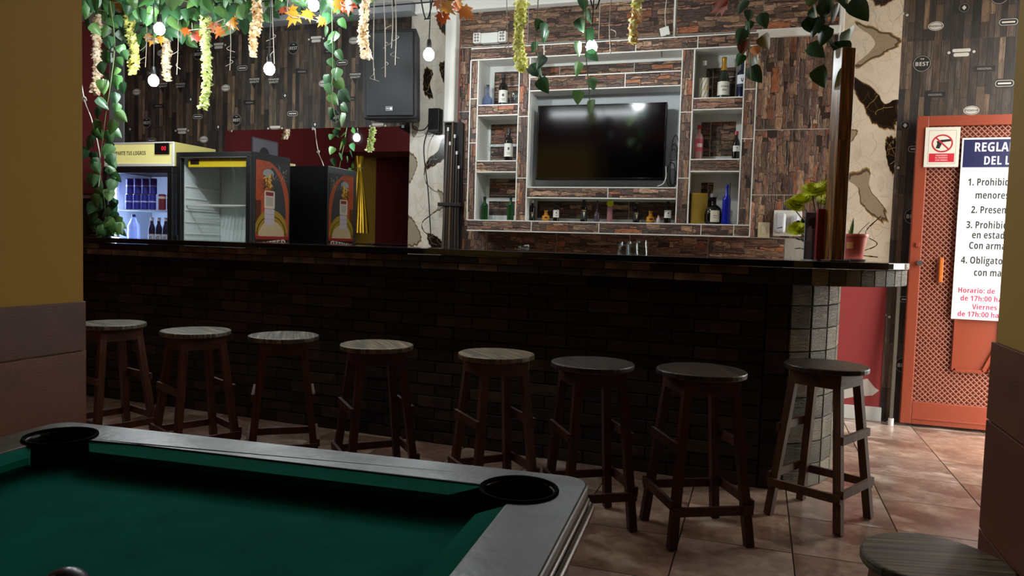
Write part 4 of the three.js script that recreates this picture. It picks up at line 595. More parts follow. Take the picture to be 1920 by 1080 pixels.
  for (let i = 0; i < 4; i++) bottle(V(F1.x + 0.03 + i * 0.075, 1.1, F1.z - 0.09), 'beer', 0.235, 0.03, dk, G.whiteCap, labels.vz, [0.12, 0.4, 2.6], 'dark beer bottle with white cap on the lower shelf of the lit fridge', 'bottle', 'white-capped bottles in the lit fridge');
  const wb = thing('water_bottle', 'large clear plastic water bottle beside the fridge light strip', 'bottle', V(F1.x - 0.2, 1.1, F1.z - 0.12)); part('bottle_body', lathe([[0.001, 0], [0.045, 0], [0.052, 0.02], [0.05, 0.06], [0.053, 0.09], [0.049, 0.13], [0.052, 0.16], [0.02, 0.23], [0.016, 0.24]], 20), new THREE.MeshPhysicalMaterial({ color: '#dfe8ff', roughness: 0.15, transmission: 0.75, thickness: 0 }), wb); part('cap', cyl(0.018, 0.018, 0.022, 0, 0.25, 0), std('#24345c', 0.4), wb);
}
const F2 = V(-4.285, 0, -5.12);
{
  const t = thing('empty_drinks_fridge', 'unlit empty glass-door drinks fridge with orange advertising on its side', 'fridge', F2), w = 0.74;
  fridgeBody(t, w, 1.885, 0.49, M.black, std('#e2eeec', 0.5)); fridgeDoor(t, -0.37, 0.37, 0.1, 1.88, 0.045, M.black);
  part('door_edge_trim', rbx(-0.332, 0.332, 1.832, 1.838, 0.012, 0.05, 0.001), M.steel, t);
  part('inner_banner', bx(-0.27, 0.31, 1.76, 1.825, 0.012, 0.016), std('#c9b21c', 0.5), t); part('control_box', rbx(-0.25, -0.16, 1.78, 1.822, 0.0, 0.0185, 0.004), M.black, t);
  for (const y of [0.4, 0.8, 1.12, 1.45]) { const wires = []; for (let i = 0; i < 20; i++) wires.push(bar(V(-0.32 + i * 0.0335, y, -0.44), V(-0.32 + i * 0.0335, y, -0.03), 0.004, 0.004)); wires.push(bar(V(-0.33, y, -0.03), V(0.33, y, -0.03), 0.008, 0.008)); part('wire_shelf', merge(wires), M.trim, t); }
  for (let i = 0; i < 14; i++) part('liner_rib', rbx(-0.334, -0.328, 0.3 + i * 0.1, 0.306 + i * 0.1, -0.44, -0.02, 0.001), M.trim, t);
  part('fan_guard', cyl(0.1, 0.1, 0.02, 0, 0, 0, 24).rotateZ(Math.PI / 2).translate(0.318, 1.66, -0.24), M.black, t);
  const ad = tex(384, 1024, (g, w2, h) => { // u runs from the front edge to the back edge
    g.fillStyle = '#b5522a'; g.fillRect(0, 0, w2, h); g.fillStyle = '#8a3a20'; seedState = 4242; for (let i = 0; i < 220; i++) { g.globalAlpha = 0.3; g.beginPath(); g.arc(rnd() * 160, rnd() * 420, rr(3, 14), 0, 7); g.fill(); } g.globalAlpha = 1;
    g.fillStyle = '#2a2a2e'; g.beginPath(); g.moveTo(150, 0); g.quadraticCurveTo(380, 120, w2, 420); g.lineTo(w2, 0); g.fill(); g.fillStyle = '#3d4046'; g.beginPath(); g.moveTo(190, 60); g.quadraticCurveTo(340, 200, 350, 600); g.lineTo(170, 640); g.lineTo(170, 60); g.fill();
    g.strokeStyle = '#c9ccd2'; g.lineWidth = 5; for (let i = 0; i < 26; i++) { g.globalAlpha = 0.6; g.beginPath(); const x = 230 + rnd() * 140, y = 20 + rnd() * 160; g.moveTo(x, y); g.lineTo(x + rr(-30, 30), y + rr(10, 50)); g.stroke(); } g.globalAlpha = 1;
    g.fillStyle = '#5a2c14'; g.fillRect(0, 420, 60, 240);
    g.fillStyle = '#9ea7b3'; g.beginPath(); g.ellipse(140, 130, 62, 48, 0, 0, 7); g.fill(); for (let i = 0; i < 60; i++) { g.fillStyle = pick(['#d8a62c', '#7a4a18', '#e2c04a', '#3a220e']); g.beginPath(); g.ellipse(140 + rr(-50, 50), 210 + rr(-70, 80), rr(4, 9), rr(12, 30), rr(-1, 1), 0, 7); g.fill(); }
    g.fillStyle = '#a88f24'; g.beginPath(); g.ellipse(180, 760, 190, 250, 0, Math.PI, 0); g.fill(); g.strokeStyle = '#3a300c'; g.lineWidth = 10; g.beginPath(); g.ellipse(180, 780, 165, 200, 0, Math.PI, 0); g.stroke(); g.fillStyle = '#cdbd9a'; g.beginPath(); g.ellipse(180, 800, 150, 170, 0, Math.PI, 0); g.fill();
    g.fillStyle = '#9c2320'; g.fillRect(0, 795, w2, 34); g.fillStyle = '#17120f'; g.fillRect(0, 829, w2, 195); g.fillStyle = '#e8e4da'; g.font = 'bold 92px sans-serif'; g.save(); g.translate(20, 930); g.rotate(-0.12); g.fillText('UNITED', 0, 0); g.restore();
    g.fillStyle = '#d9d4c8'; g.beginPath(); g.roundRect(96, 310, 120, 190, 16); g.fill(); g.fillStyle = '#8e2a3a'; g.fillRect(112, 324, 88, 40); g.fillStyle = '#b9b4aa'; g.fillRect(116, 376, 80, 96); g.fillStyle = '#c8c4d2'; g.fillRect(100, 505, 112, 170); g.fillStyle = '#8a8698'; g.fillRect(100, 560, 112, 4); g.fillRect(100, 610, 112, 4);
  }, true, false);
  const pg = new THREE.PlaneGeometry(0.45, 0.8); pg.rotateY(Math.PI / 2); pg.translate(w / 2 + 0.002, 1.425, -0.245); part('side_advert', pg, std('#b8b0a8', 0.35, { map: ad }), t);
}

// ---------- loudspeaker on the wall ----------
{
  const p = V(-2.9, 2.2, -5.5), t = thing('loudspeaker', 'large black loudspeaker hung high on the wall beside the marble panel', 'loudspeaker', p, 10 * RAD);
  t.rotation.set(3 * RAD, 8 * RAD, 0);
  const s = new THREE.Shape(); s.moveTo(-0.21, 0); s.lineTo(0.21, 0); s.lineTo(0.15, -0.26); s.lineTo(-0.15, -0.26); s.closePath();
  const g = new THREE.ExtrudeGeometry(s, { depth: 0.67, bevelEnabled: true, bevelThickness: 0.02, bevelSize: 0.015, bevelSegments: 3 }); g.rotateX(-Math.PI / 2); g.scale(1, 1, -1); g.rotateY(0); const flip = g.index ? g : g; // front at z = 0
  const pos = flip.attributes.position; for (let i = 0; i < pos.count; i += 3) { const a = [pos.getX(i + 1), pos.getY(i + 1), pos.getZ(i + 1)]; pos.setXYZ(i + 1, pos.getX(i + 2), pos.getY(i + 2), pos.getZ(i + 2)); pos.setXYZ(i + 2, ...a); } flip.computeVertexNormals(); flip.translate(0, 0, -0.016);
  part('cabinet', flip, M.blackPlastic, t);
  const grille = part('grille', rbx(-0.2, 0.2, 0.005, 0.665, 0.0, 0.016, 0.008, 3), std('#15171a', 0.6, { bumpMap: fineNoise, bumpScale: 0.001 }), t);
  part('badge', rbx(-0.03, 0.03, 0.045, 0.08, 0.015, 0.02, 0.003), std('#ffffff', 0.4, { map: tex(128, 72, (g2, w, h) => { g2.fillStyle = '#202226'; g2.fillRect(0, 0, w, h); g2.strokeStyle = '#c9ccd0'; g2.lineWidth = 5; g2.strokeRect(4, 4, w - 8, h - 8); g2.fillStyle = '#d9dce0'; g2.font = 'bold 30px sans-serif'; g2.fillText('PRO', 14, 46); g2.fillRect(78, 16, 38, 40); }, true, false) }), grille);
  part('wall_bracket', bar(V(0.0, 0.36, -0.26), V(0, 0.36, -0.36), 0.08, 0.2), M.black, t);
  const c = thing('speaker_power_box', 'small black wall box with hanging cable under the loudspeaker', 'box', V(-2.66, 2.12, WZ + 0.011)); part('box', rbx(-0.05, 0.05, 0, 0.2, 0, 0.09, 0.006), M.black, c); part('hanging_cable', tube([V(-0.04, 0.05, 0.08), V(-0.1, -0.1, 0.05), V(-0.06, -0.5, 0.03), V(-0.02, -0.95, 0.03)], 0.005, 30), M.cable, c); part('speaker_lead', tube([V(0, 0.15, 0.09), V(-0.08, 0.02, 0.1), V(-0.17, 0.03, 0.12), V(-0.16, 0.14, 0.13)], 0.005, 24), M.cable, c);
}
{ // emergency lamp, unlit
  const t = thing('emergency_lamp', 'white twin-head emergency lamp above the top left niche', 'lamp', V(-2.19, 2.84, WZ + 0.014));
  part('casing', rbx(-0.075, 0.075, 0, 0.085, 0, 0.06, 0.008), M.white, t); for (const s of [-1, 1]) { const h = part('lamp_head', rbx(s * 0.11 - 0.034, s * 0.11 + 0.034, 0.005, 0.09, 0.01, 0.06, 0.008), M.trim, t); for (let i = 0; i < 3; i++) for (let j = 0; j < 2; j++) part('lens', new THREE.SphereGeometry(0.009, 10, 6).translate(s * 0.11 - 0.012 + j * 0.024, 0.024 + i * 0.024, 0.06), M.steel, h); }
}
{ const t = thing('cable_tag_box', 'small white adapter box dangling from a cord above the television', 'adapter', at(1248, 66, WZ + 0.1)); part('box', rbx(-0.035, 0.035, -0.005, 0.06, -0.012, 0.012, 0.005).rotateZ(0.25), M.trim, t); part('cord', tube([V(0.0, 0.055, 0), V(-0.01, 0.15, 0), V(-0.005, 3.11 - t.position.y, -0.02)], 0.003), M.cord, t); part('black_lead', tube([V(0.01, 0.0, 0.01), V(0.03, -0.05, 0.02), V(-0.01, -0.1, 0.1), V(0.0, -0.2, 0.16)], 0.003), M.cable, t); }
{ // switch and sockets
  const a = at(1432, 432, WZ), t = thing('light_switch', 'cream light switch on the wall right of the stone unit', 'switch', V(a.x, a.y - 0.055, WZ + 0.014)); part('plate', rbx(-0.042, 0.042, 0, 0.115, 0, 0.01, 0.004), std('#cfc5a8', 0.5), t); part('rocker', rbx(-0.018, 0.018, 0.03, 0.085, 0.01, 0.016, 0.003), std('#dcd3b8', 0.45), t);
  const b = at(1470, 420, WZ), s = thing('soap_dispenser', 'white wall unit with a raised oval body beside the light switch', 'dispenser', V(b.x, b.y - 0.09, WZ + 0.014)); part('plate', rbx(-0.075, 0.12, 0, 0.19, 0, 0.01, 0.004), M.trim, s); part('oval_body', new RoundedBoxGeometry(0.08, 0.15, 0.05, 4, 0.024).translate(-0.03, 0.095, 0.032), std('#c5c9d2', 0.35), s); part('slot', rbx(-0.019, 0.019, -0.003, 0.003, 0.055, 0.06, 0.002).rotateZ(0.25).translate(-0.03, 0.06, 0), M.black, s); part('side_body', new RoundedBoxGeometry(0.05, 0.13, 0.04, 3, 0.018).translate(0.075, 0.09, 0.026), std('#c5c9d2', 0.35), s);
}
// pool cues leaning on a rack; its dark board stands in for the shade
{
  const t = thing('cue_rack', 'cue rack with a dark board standing in for the shade below the boxed pipe', 'rack', V(-2.51, 0, WZ + 0.015)); part('shade_board', rbx(-0.07, 0.1, 0.1, 2.2, 0, 0.03, 0.004), std('#171210', 0.7), t); part('lower_ledge', rbx(-0.09, 0.12, 0.1, 0.14, 0.03, 0.16, 0.004), std('#171210', 0.7), t); part('upper_clip', rbx(-0.09, 0.12, 1.5, 1.53, 0.03, 0.1, 0.004), std('#171210', 0.7), t);
}
const cueTones = [std('#3a2a20', 0.45), std('#221a16', 0.45), std('#4d4036', 0.45), std('#2e2019', 0.45), std('#5a4632', 0.45), std('#1c1613', 0.45)];
for (let i = 0; i < 6; i++) {
  const b = V(-2.555 + i * 0.033, 0.14, -5.79), top = V(0.02 - 0.012 * i, [2.02, 1.9, 2.1, 1.96, 1.82, 1.7][i], -0.055), t = thing('pool_cue', 'slim dark pool cue standing in the cue rack', 'pool cue', b, 0, 'cues in the rack');
  const shaft = (r0, r1, a, c, m, name) => { const A = top.clone().multiplyScalar(a), B = top.clone().multiplyScalar(c), d = B.clone().sub(A), g = new THREE.CylinderGeometry(r1, r0, d.length(), 10); g.applyQuaternion(new THREE.Quaternion().setFromUnitVectors(V(0, 1, 0), d.clone().normalize())); g.translate((A.x + B.x) / 2, (A.y + B.y) / 2, (A.z + B.z) / 2); part(name, g, m, t); };
  shaft(0.015, 0.013, 0, 0.5, cueTones[i], 'butt'); shaft(0.013, 0.009, 0.5, 0.985, cueTones[(i + 2) % 6], 'shaft'); shaft(0.009, 0.009, 0.985, 1, M.trim, 'ferrule');
}

// ---------- street door leaf, folded open against the back wall ----------
const DZ = -5.84;
{
  const t = thing('street_door', 'orange-red metal door leaf with diamond mesh, folded open against the back wall', 'door', V(1.45, 0.02, DZ)), w = 0.46, h = 2.14;
  const paint = std('#9c4a34', 0.3), inner = paint;
  for (const [n, q] of [['stile', [-w, -w + 0.07, 0, h]], ['stile', [w - 0.07, w, 0, h]], ['rail', [-w + 0.07, w - 0.07, 0, 0.16]], ['rail', [-w + 0.07, w - 0.07, h - 0.07, h]]]) part(n, rbx(...q, -0.03, 0.02, 0.005), paint, t);
  part('sheet', bx(-w + 0.06, w - 0.06, 0.1, h - 0.04, -0.028, -0.016), inner, t);
  part('bottom_ridge', rbx(-w + 0.07, w - 0.07, 0.035, 0.045, 0.02, 0.026, 0.002), paint, t);
  // diamond mesh: real wires, cut to the opening
  const x0 = -w + 0.07, x1 = w - 0.07, y0 = 0.16, y1 = h - 0.07, wires = [];
  for (const s of [-1, 1]) for (let c = -2.2; c < 3.4; c += 0.036) { let pts = []; const f = (x) => c + s * x * 1.05; const xa = Math.max(x0, Math.min((y0 - c) / (s * 1.05), (y1 - c) / (s * 1.05))), xb = Math.min(x1, Math.max((y0 - c) / (s * 1.05), (y1 - c) / (s * 1.05))); if (xb - xa < 0.01) continue; wires.push(bar(V(xa, f(xa), s > 0 ? 0 : 0.003), V(xb, f(xb), s > 0 ? 0 : 0.003), 0.006, 0.004)); }
  stuff(part('diamond_mesh', merge(wires), std('#b98472', 0.35), t));
  // raised angular ornament low on the leaf
  const fr = [[-0.15, 0.4], [-0.15, 1.0], [0.25, 1.0], [0.25, 0.4], [0.06, 0.4], [0.0, 0.4]];
  part('ornament_sheet', bx(-0.15, 0.3, 0.4, 1.05, -0.004, 0.006), paint, t);
  for (const [a, b] of [[[-0.15, 0.4], [-0.15, 1.05]], [[-0.15, 0.4], [0.03, 0.4]], [[0.03, 0.4], [0.12, 0.62]], [[0.12, 0.62], [0.12, 1.05]], [[0.07, 0.4], [0.16, 0.6]], [[0.16, 0.6], [0.16, 1.05]], [[0.07, 0.4], [0.3, 0.4]]]) part('ornament_bead', bar(V(a[0], a[1], 0.012), V(b[0], b[1], 0.012), 0.022, 0.018), paint, t);
  part('lock', cyl(0.018, 0.018, 0.03, 0, 0, 0, 18).rotateX(Math.PI / 2).translate(-w + 0.06, 1.13, 0.03), M.steel, t);
  part('pull_handle', rbx(-w + 0.185, -w + 0.21, 1.0, 1.17, 0.004, 0.03, 0.006), std('#d8742a', 0.4), t);
  part('latch', rbx(-w + 0.03, -w + 0.055, 1.24, 1.27, 0.02, 0.03, 0.003), inner, t);
}
{
  const s = thing('rules_sign', 'white house rules sign with dark blue REGLAMENTO header hung on the door leaf', 'sign', V(1.265, 0.775, DZ + 0.026)), W = 0.6, H = 1.23, K = 1000;
  const map = tex(W * K, H * K, (g, w, h) => {
    g.fillStyle = '#eef0ef'; g.fillRect(0, 0, w, h); g.fillStyle = '#1d1f52'; g.fillRect(10, 12, w - 20, 186); g.textBaseline = 'alphabetic';
    const line = (t, x, y, size, color, squeeze = 0.8, weight = 'bold') => { g.fillStyle = color; g.font = `${weight} ${size}px sans-serif`; g.save(); g.translate(x, y); g.scale(squeeze, 1); g.fillText(t, 0, 0); g.restore(); };
    line('REGLAMENTO', 72, 92, 84, '#f2f2f2', 0.78); line('DEL LOCAL', 132, 180, 78, '#f2f2f2', 0.78);
    const k = '#26282c', p = '#c41f55';
    for (const [t, x, y] of [['1. Prohibido', 48, 320], ['menores', 96, 408], ['2. Presentar', 78, 506], ['3. Prohibido', 55, 608], ['en estado', 92, 676], ['Con armas', 78, 748], ['4. Obligatorio', 38, 848], ['con mascarilla', 118, 930]]) line(t, x, y, 66, k, 0.72);
    for (const [t, x, y] of [['Horario: de', 30, 1048], ['de 17h:00 hasta', 48, 1102], ['Viernes', 122, 1158], ['de 17h:00 hasta', 36, 1210]]) line(t, x, y, 48, p, 0.86);
  }, true, false);
  const g = new THREE.BoxGeometry(W, H, 0.004); g.translate(W / 2, H / 2, 0); part('board', g, [M.trim, M.trim, M.trim, M.trim, std('#ffffff', 0.4, { map }), M.trim], s);
  const n = thing('no_weapons_sign', 'small framed no-weapons sign with a red ring on the door leaf', 'sign', V(1.04, 1.81, DZ + 0.026)), nm = tex(420, 540, (q, w, h) => {
    q.fillStyle = '#ece6d8'; q.fillRect(0, 0, w, h); q.strokeStyle = '#8f877c'; q.lineWidth = 4; q.strokeRect(44, 44, w - 88, h - 88); q.fillStyle = '#262724'; q.beginPath(); q.moveTo(190, 172); q.lineTo(322, 160); q.lineTo(322, 190); q.lineTo(214, 204); q.lineTo(180, 290); q.lineTo(134, 284); q.lineTo(150, 224); q.lineTo(140, 190); q.fill(); q.strokeStyle = '#bf2a36'; q.lineWidth = 20; q.beginPath(); q.ellipse(210, 220, 120, 112, 0, 0, 7); q.stroke(); q.beginPath(); q.moveTo(128, 140); q.lineTo(292, 300); q.stroke(); q.fillStyle = '#d22a3a'; q.fillRect(56, 356, w - 112, 118); q.fillStyle = '#f2d8d2'; q.font = 'bold 26px sans-serif'; q.textAlign = 'center'; q.fillText('PROHIBIDO', w / 2, 392); q.fillText('EL INGRESO', w / 2, 424); q.fillText('CON ARMAS', w / 2, 456); }, true, false);
  const g2 = new THREE.BoxGeometry(0.21, 0.27, 0.006); g2.translate(0.105, 0.135, 0); part('board', g2, [M.trim, M.trim, M.trim, M.trim, std('#ffffff', 0.4, { map: nm }), M.trim], n);
}
{ // broom handle in the gap beside the door
  const t = thing('broom', 'grey pole of an upturned broom standing between red wall and door', 'broom', V(0.93, 0, -5.8)); part('handle', bar(V(0, 0.03, 0), V(0.01, 1.02, -0.06), 0.022, 0.022), std('#5c5548', 0.6), t); part('tip', cyl(0.018, 0.018, 0.05, 0, 0.025, 0, 12), M.trim, t);
}

// ---------- hanging greenery over the bar ----------
const HZ = -4.65, TRY = 2.95;
const leafGeo = (() => { // heart-shaped leaf, stalk end at the origin, tip towards -y, creased along the midrib
  const nu = 4, nv = 7, pos = [], uv = [], idx = [];
  for (let j = 0; j <= nv; j++) { const t = j / nv, w = 0.42 * Math.pow(Math.sin(Math.PI * Math.pow(t, 0.62)), 0.8) * (1 - 0.15 * t); for (let i = 0; i <= nu; i++) { const s = i / nu * 2 - 1; pos.push(s * w, -t + (j === 0 ? 0 : 0.06 * Math.abs(s) * (1 - t) * 1.5), -Math.abs(s) * w * 0.35 - 0.28 * t * t + 0.05); uv.push(i / nu, 1 - t); } }
  for (let j = 0; j < nv; j++) for (let i = 0; i < nu; i++) { const a = j * (nu + 1) + i; idx.push(a, a + nu + 1, a + 1, a + 1, a + nu + 1, a + nu + 2); }
  const g = new THREE.BufferGeometry(); g.setAttribute('position', new THREE.Float32BufferAttribute(pos, 3)); g.setAttribute('uv', new THREE.Float32BufferAttribute(uv, 2)); g.setIndex(idx); g.computeVertexNormals(); return g;
})();
const mapleGeo = (() => { const s = new THREE.Shape(), pts = [[0, 0], [0.1, -0.12], [0.38, -0.06], [0.3, -0.2], [0.5, -0.42], [0.24, -0.44], [0.26, -0.7], [0.1, -0.62], [0, -1], [-0.1, -0.62], [-0.26, -0.7], [-0.24, -0.44], [-0.5, -0.42], [-0.3, -0.2], [-0.38, -0.06], [-0.1, -0.12]]; pts.forEach(([x, y], i) => (i ? s.lineTo(x, y) : s.moveTo(x, y))); const g = new THREE.ShapeGeometry(s), p = g.attributes.position; for (let i = 0; i < p.count; i++) p.setZ(i, -0.35 * Math.abs(p.getX(i)) - 0.2 * p.getY(i) * p.getY(i)); g.computeVertexNormals(); return g; })();
const veinMap = tex(128, 256, (g, w, h) => { g.fillStyle = '#d9e2cf'; g.fillRect(0, 0, w, h); g.strokeStyle = '#ffffff'; g.lineWidth = 5; g.beginPath(); g.moveTo(w / 2, 0); g.lineTo(w / 2, h); g.stroke(); g.lineWidth = 2; for (let i = 0; i < 9; i++) for (const s of [-1, 1]) { g.beginPath(); g.moveTo(w / 2, 20 + i * 26); g.lineTo(w / 2 + s * 60, 46 + i * 26); g.stroke(); } }, true, false);
const leafM = (c) => new THREE.MeshPhysicalMaterial({ color: c, map: veinMap, roughness: 0.42, transmission: 0.22, thickness: 0 });
const LG = [leafM('#4a7a42'), leafM('#3c6a46'), leafM('#688f50'), leafM('#355a3c'), leafM('#567f54')], LD = [leafM('#28502a'), leafM('#214526'), leafM('#32602f')], LO = [leafM('#d2541c'), leafM('#c8691f'), leafM('#b8401c'), leafM('#d88a28')];
function addLeaf(t, p, size, mats, geo = leafGeo, name = 'leaf') { const m = part(name, geo, pick(mats), t); m.position.copy(p); m.scale.setScalar(size); m.rotation.set(rr(-0.7, 0.5), 0.3 + rr(-0.9, 0.9), rr(-0.9, 0.9), 'YXZ'); return m; }
// a vine: stem through pixels, leaves at pixels
function vine(label, stem, leaves, z, mats, size, group) {
  const P = stem.map(([x, y]) => at(x, y, z)), o = P[0].clone(), t = thing('leafy_vine', label, 'artificial vine', o, 0, group);
  part('stem', tube(P.map((p) => p.clone().sub(o)), 0.0035, 40, 5), M.stem, t);
  for (const [x, y, k = 1, alt] of leaves) { const p = at(x, y, z + rr(-0.05, 0.05)).sub(o), s = size * k; p.y += s * 0.45; addLeaf(t, p, s, alt || mats); }
  return t;
}
const along = (pts, n, spread) => { const c = new THREE.CatmullRomCurve3(pts.map(([x, y]) => V(x, y, 0))), o = []; for (let i = 0; i < n; i++) { const p = c.getPoint((i + 0.5) / n); o.push([p.x + (i % 2 ? 1 : -1) * rr(spread * 0.35, spread), p.y + rr(-4, 4), rr(0.8, 1.2)]); } return o; };
const v1 = [[206, 2], [215, 80], [208, 150], [196, 230], [188, 320], [196, 380], [198, 438]];
vine('long green vine trailing from ceiling to bar before the lit fridge', v1, [...along(v1.slice(1), 46, 22), ...along(v1.slice(3), 20, 26)], -4.3, LG, 0.1);
const v2 = [[622, 0], [623, 60], [624, 130], [622, 180], [632, 232]];
vine('green leafy vine hanging before the wood-print wallpaper left of the loudspeaker', v2, along(v2, 18, 14), HZ, LG, 0.097);
const v3 = [[1009, 0], [1008, 40], [1005, 90], [1012, 120], [1008, 160]];
vine('green vine strand hanging beside the yellow flowers at the top left niche', v3, [[1021, 55, 1], [1023, 68, 0.9], [1006, 88, 0.9], [1019, 116, 1], [994, 136, 1.15], [1010, 162, 1.15], [1012, 46, 0.8]], HZ, LD, 0.097);
const v4 = [[1098, 0], [1099, 60], [1100, 120], [1104, 160], [1106, 196]];
vine('green vine strand with lit leaves beside the bulb above the television', v4, [[1083, 47], [1100, 30], [1084, 90], [1100, 68], [1101, 108], [1085, 128], [1107, 157, 0.9], [1084, 182], [1110, 199], [1093, 8]], HZ - 0.02, LG, 0.097);
const v5 = [[1400, 0], [1404, 40], [1406, 90], [1408, 150]];
vine('green and reddish vine strand hanging at the top right niche', v5, [[1396, 14], [1405, 30, 0.8], [1426, 39], [1407, 48, 0.7], [1394, 68], [1427, 82, 1.1, [leafM('#6a5a20')]], [1395, 87, 1, [leafM('#6e2a16')]], [1412, 98, 0.8, LO], [1412, 120, 1], [1405, 143, 1.2], [1392, 112, 0.8]], HZ, LD, 0.097);
const v6 = [[1556, -10], [1560, 30], [1548, 70], [1575, 92]];
vine('cluster of large dark vine leaves at the top of the wooden post', v6, [[1597, 22, 1.5], [1552, 14, 1.2], [1569, 23, 1.1], [1520, 30, 1.1, LG], [1512, 50, 1.25], [1535, 49, 1.1], [1550, 66, 1.2], [1591, 73, 1.35], [1557, 89, 1.0, LG], [1577, 94, 1.2], [1517, 100, 1.15], [1530, 146, 1.3], [1540, 20, 1, LG], [1522, 2, 1, LG], [1575, 2, 1.1]], -4.08, LD, 0.09);
{ const t = thing('leafy_vine', 'tuft of green leaves lying on the bar at the foot of the long vine', 'artificial vine', (() => { const p = at(200, 440, -4.3); p.y = TOP; return p; })()); part('stem', tube([V(-0.15, 0.01, 0), V(0, 0.02, 0.03), V(0.12, 0.01, 0)], 0.004, 12, 5), M.stem, t); for (let i = 0; i < 16; i++) addLeaf(t, V(rr(-0.12, 0.1), rr(0.06, 0.16), rr(-0.06, 0.06)), rr(0.07, 0.09), LG); }

// trellis under the ceiling that carries the greenery
{
  const y = TRY, t = thing('wire_trellis', 'dark wire trellis hung below the ceiling over the bar', 'trellis', V(-2.2, y, HZ));
  for (let i = 0; i < 4; i++) part('long_wire', bar(V(-3.0, 0, -0.45 + i * 0.3), V(2.5, 0, -0.45 + i * 0.3), 0.008, 0.008), M.black, t);
  for (let i = 0; i < 12; i++) part('cross_wire', bar(V(-3 + i * 0.5, 0.008, -0.5), V(-2.5 + i * 0.5, 0.008, 0.5), 0.008, 0.008), M.black, t);
  for (const [x, z] of [[-2.95, -0.4], [-2.95, 0.4], [0, -0.4], [0, 0.4], [2.4, -0.4], [2.4, 0.4]]) part('hanger', bar(V(x, 0, z), V(x, CEIL - y, z), 0.005, 0.005), M.black, t);
}
// thick garlands on the trellis at the far left, then thinner towards the loudspeaker
function garland(label, x0, x1, n, y0, y1, mats, size) { const o = V((x0 + x1) / 2, TRY + 0.01, HZ), t = thing('leaf_garland', label, 'artificial vine', o); part('stem', tube([V(x0 - o.x, 0, 0.2), V((x0 - x1) * 0.1, -0.03, -0.1), V(0.1, 0.01, 0.15), V(x1 - o.x, 0, -0.1)], 0.006, 30, 5), M.stem, t); for (let i = 0; i < n; i++) addLeaf(t, V(rr(x0, x1) - o.x, rr(y0, y1) - o.y, rr(-0.35, 0.4)), size * rr(0.8, 1.25), mats); }
garland('dense green leaf garland on the trellis beside the yellow pillar', -5.2, -4.3, 105, 2.76, 3.08, LG, 0.115);
garland('dense green leaf garland on the trellis above the lit fridge', -4.3, -3.6, 85, 2.82, 3.08, LG, 0.115);
garland('leaf garland on the trellis in front of the wallpaper', -3.6, -2.7, 65, 2.87, 3.08, [...LG, ...LD], 0.1);
function spray(label, list, z, size, mats) { const o = at(list[0][0], list[0][1] - 14, z), t = thing('autumn_leaf_spray', label, 'artificial leaves', o); const pts = [V(0, 0.06, 0)]; for (const [x, y, k = 1] of list) { const p = at(x, y, z + rr(-0.04, 0.04)).sub(o); pts.push(p.clone()); p.y += size * k * 0.4; addLeaf(t, p, size * k, mats, mapleGeo, 'maple_leaf'); } part('stem', tube(pts, 0.003, 20, 5), M.twig, t); }
spray('orange maple leaves at the top above the blue flower by the pillar', [[200, 2, 1.2], [218, 6, 1.2], [232, 3, 1], [190, 8, 0.9]], HZ, 0.115, LO);
spray('orange maple leaves hanging before the wallpaper near the middle flower strands', [[360, 72, 1], [350, 60, 0.8], [405, 52, 1.1], [425, 48, 1.1], [415, 60, 0.9], [385, 54, 0.7], [440, 26, 0.7]], HZ, 0.115, LO);
spray('yellow and brown maple leaf below the bulb by the cream flowers', [[287, 76, 0.9], [272, 72, 0.7], [300, 74, 0.7]], HZ, 0.115, [LO[3], leafM('#b98a6a')]);
spray('orange maple leaves on the trellis beside the top bulb', [[540, 26, 1], [556, 34, 1.2], [575, 28, 1], [528, 22, 0.8], [608, 42, 0.8]], HZ, 0.115, [LO[0], LO[3], LO[1]]);
spray('bright orange maple leaves beside the cream flower strand at the loudspeaker', [[640, 8, 1.1], [655, 10, 1.1], [668, 4, 0.9], [646, 18, 0.9]], HZ, 0.115, LO);
spray('orange maple leaves hanging before the boxed pipe', [[827, 20, 1.1], [832, 34, 1], [822, 8, 0.9], [864, 26, 1.2], [852, 10, 0.9], [848, 16, 0.8]], HZ, 0.115, LO);
spray('single rust-coloured maple leaf high above the top right niche', [[1366, 20, 1.3]], HZ, 0.115, [LO[2]]);

// hanging flower strands: a stem with close rows of small petals
function flowerStrand(label, pts, width, tones, z = HZ) {
  const P = pts.map(([x, y]) => at(x, y, z)), o = P[0].clone(), c = new THREE.CatmullRomCurve3(P.map((p) => p.clone().sub(o))), L = c.getLength(), t = thing('flower_strand', label, 'artificial flowers', o, 0, 'hanging flower strands');
  part('stem', new THREE.TubeGeometry(c, 30, 0.004, 5), M.stem, t);
  const per = 1 / 237, r = width / 2 * per * 0.86 * (Math.abs(z) / 5), groups = tones.map(() => []);
  const n = Math.round(L / 0.012);
  for (let i = 0; i < n; i++) { const p = c.getPoint((i + rnd()) / n), knot = Math.floor(i / 7), wob = 0.75 + 0.35 * hash(knot, Math.round(o.x * 100)); for (let k = 0; k < 4; k++) { const a = rr(0, 6.283), g = new THREE.CircleGeometry(rr(0.017, 0.026), 6), q = g.attributes.position; for (let m = 0; m < q.count; m++) q.setZ(m, -38 * q.getX(m) * q.getX(m) + 14 * q.getY(m) * q.getY(m)); g.rotateX(rr(-0.9, 0.3)); g.rotateZ(rr(-0.5, 0.5)); g.translate(0, 0, r * wob * rr(0.6, 1.05)); g.rotateY(a); g.translate(p.x, p.y, p.z); groups[Math.floor(rnd() * tones.length)].push(g); } }
  groups.forEach((g, i) => { const m = merge(g); m.computeVertexNormals(); stuff(part('petals', m, tones[i], t)); });
}
const petal = (c) => new THREE.MeshPhysicalMaterial({ color: c, roughness: 0.75, transmission: 0.45, thickness: 0 });
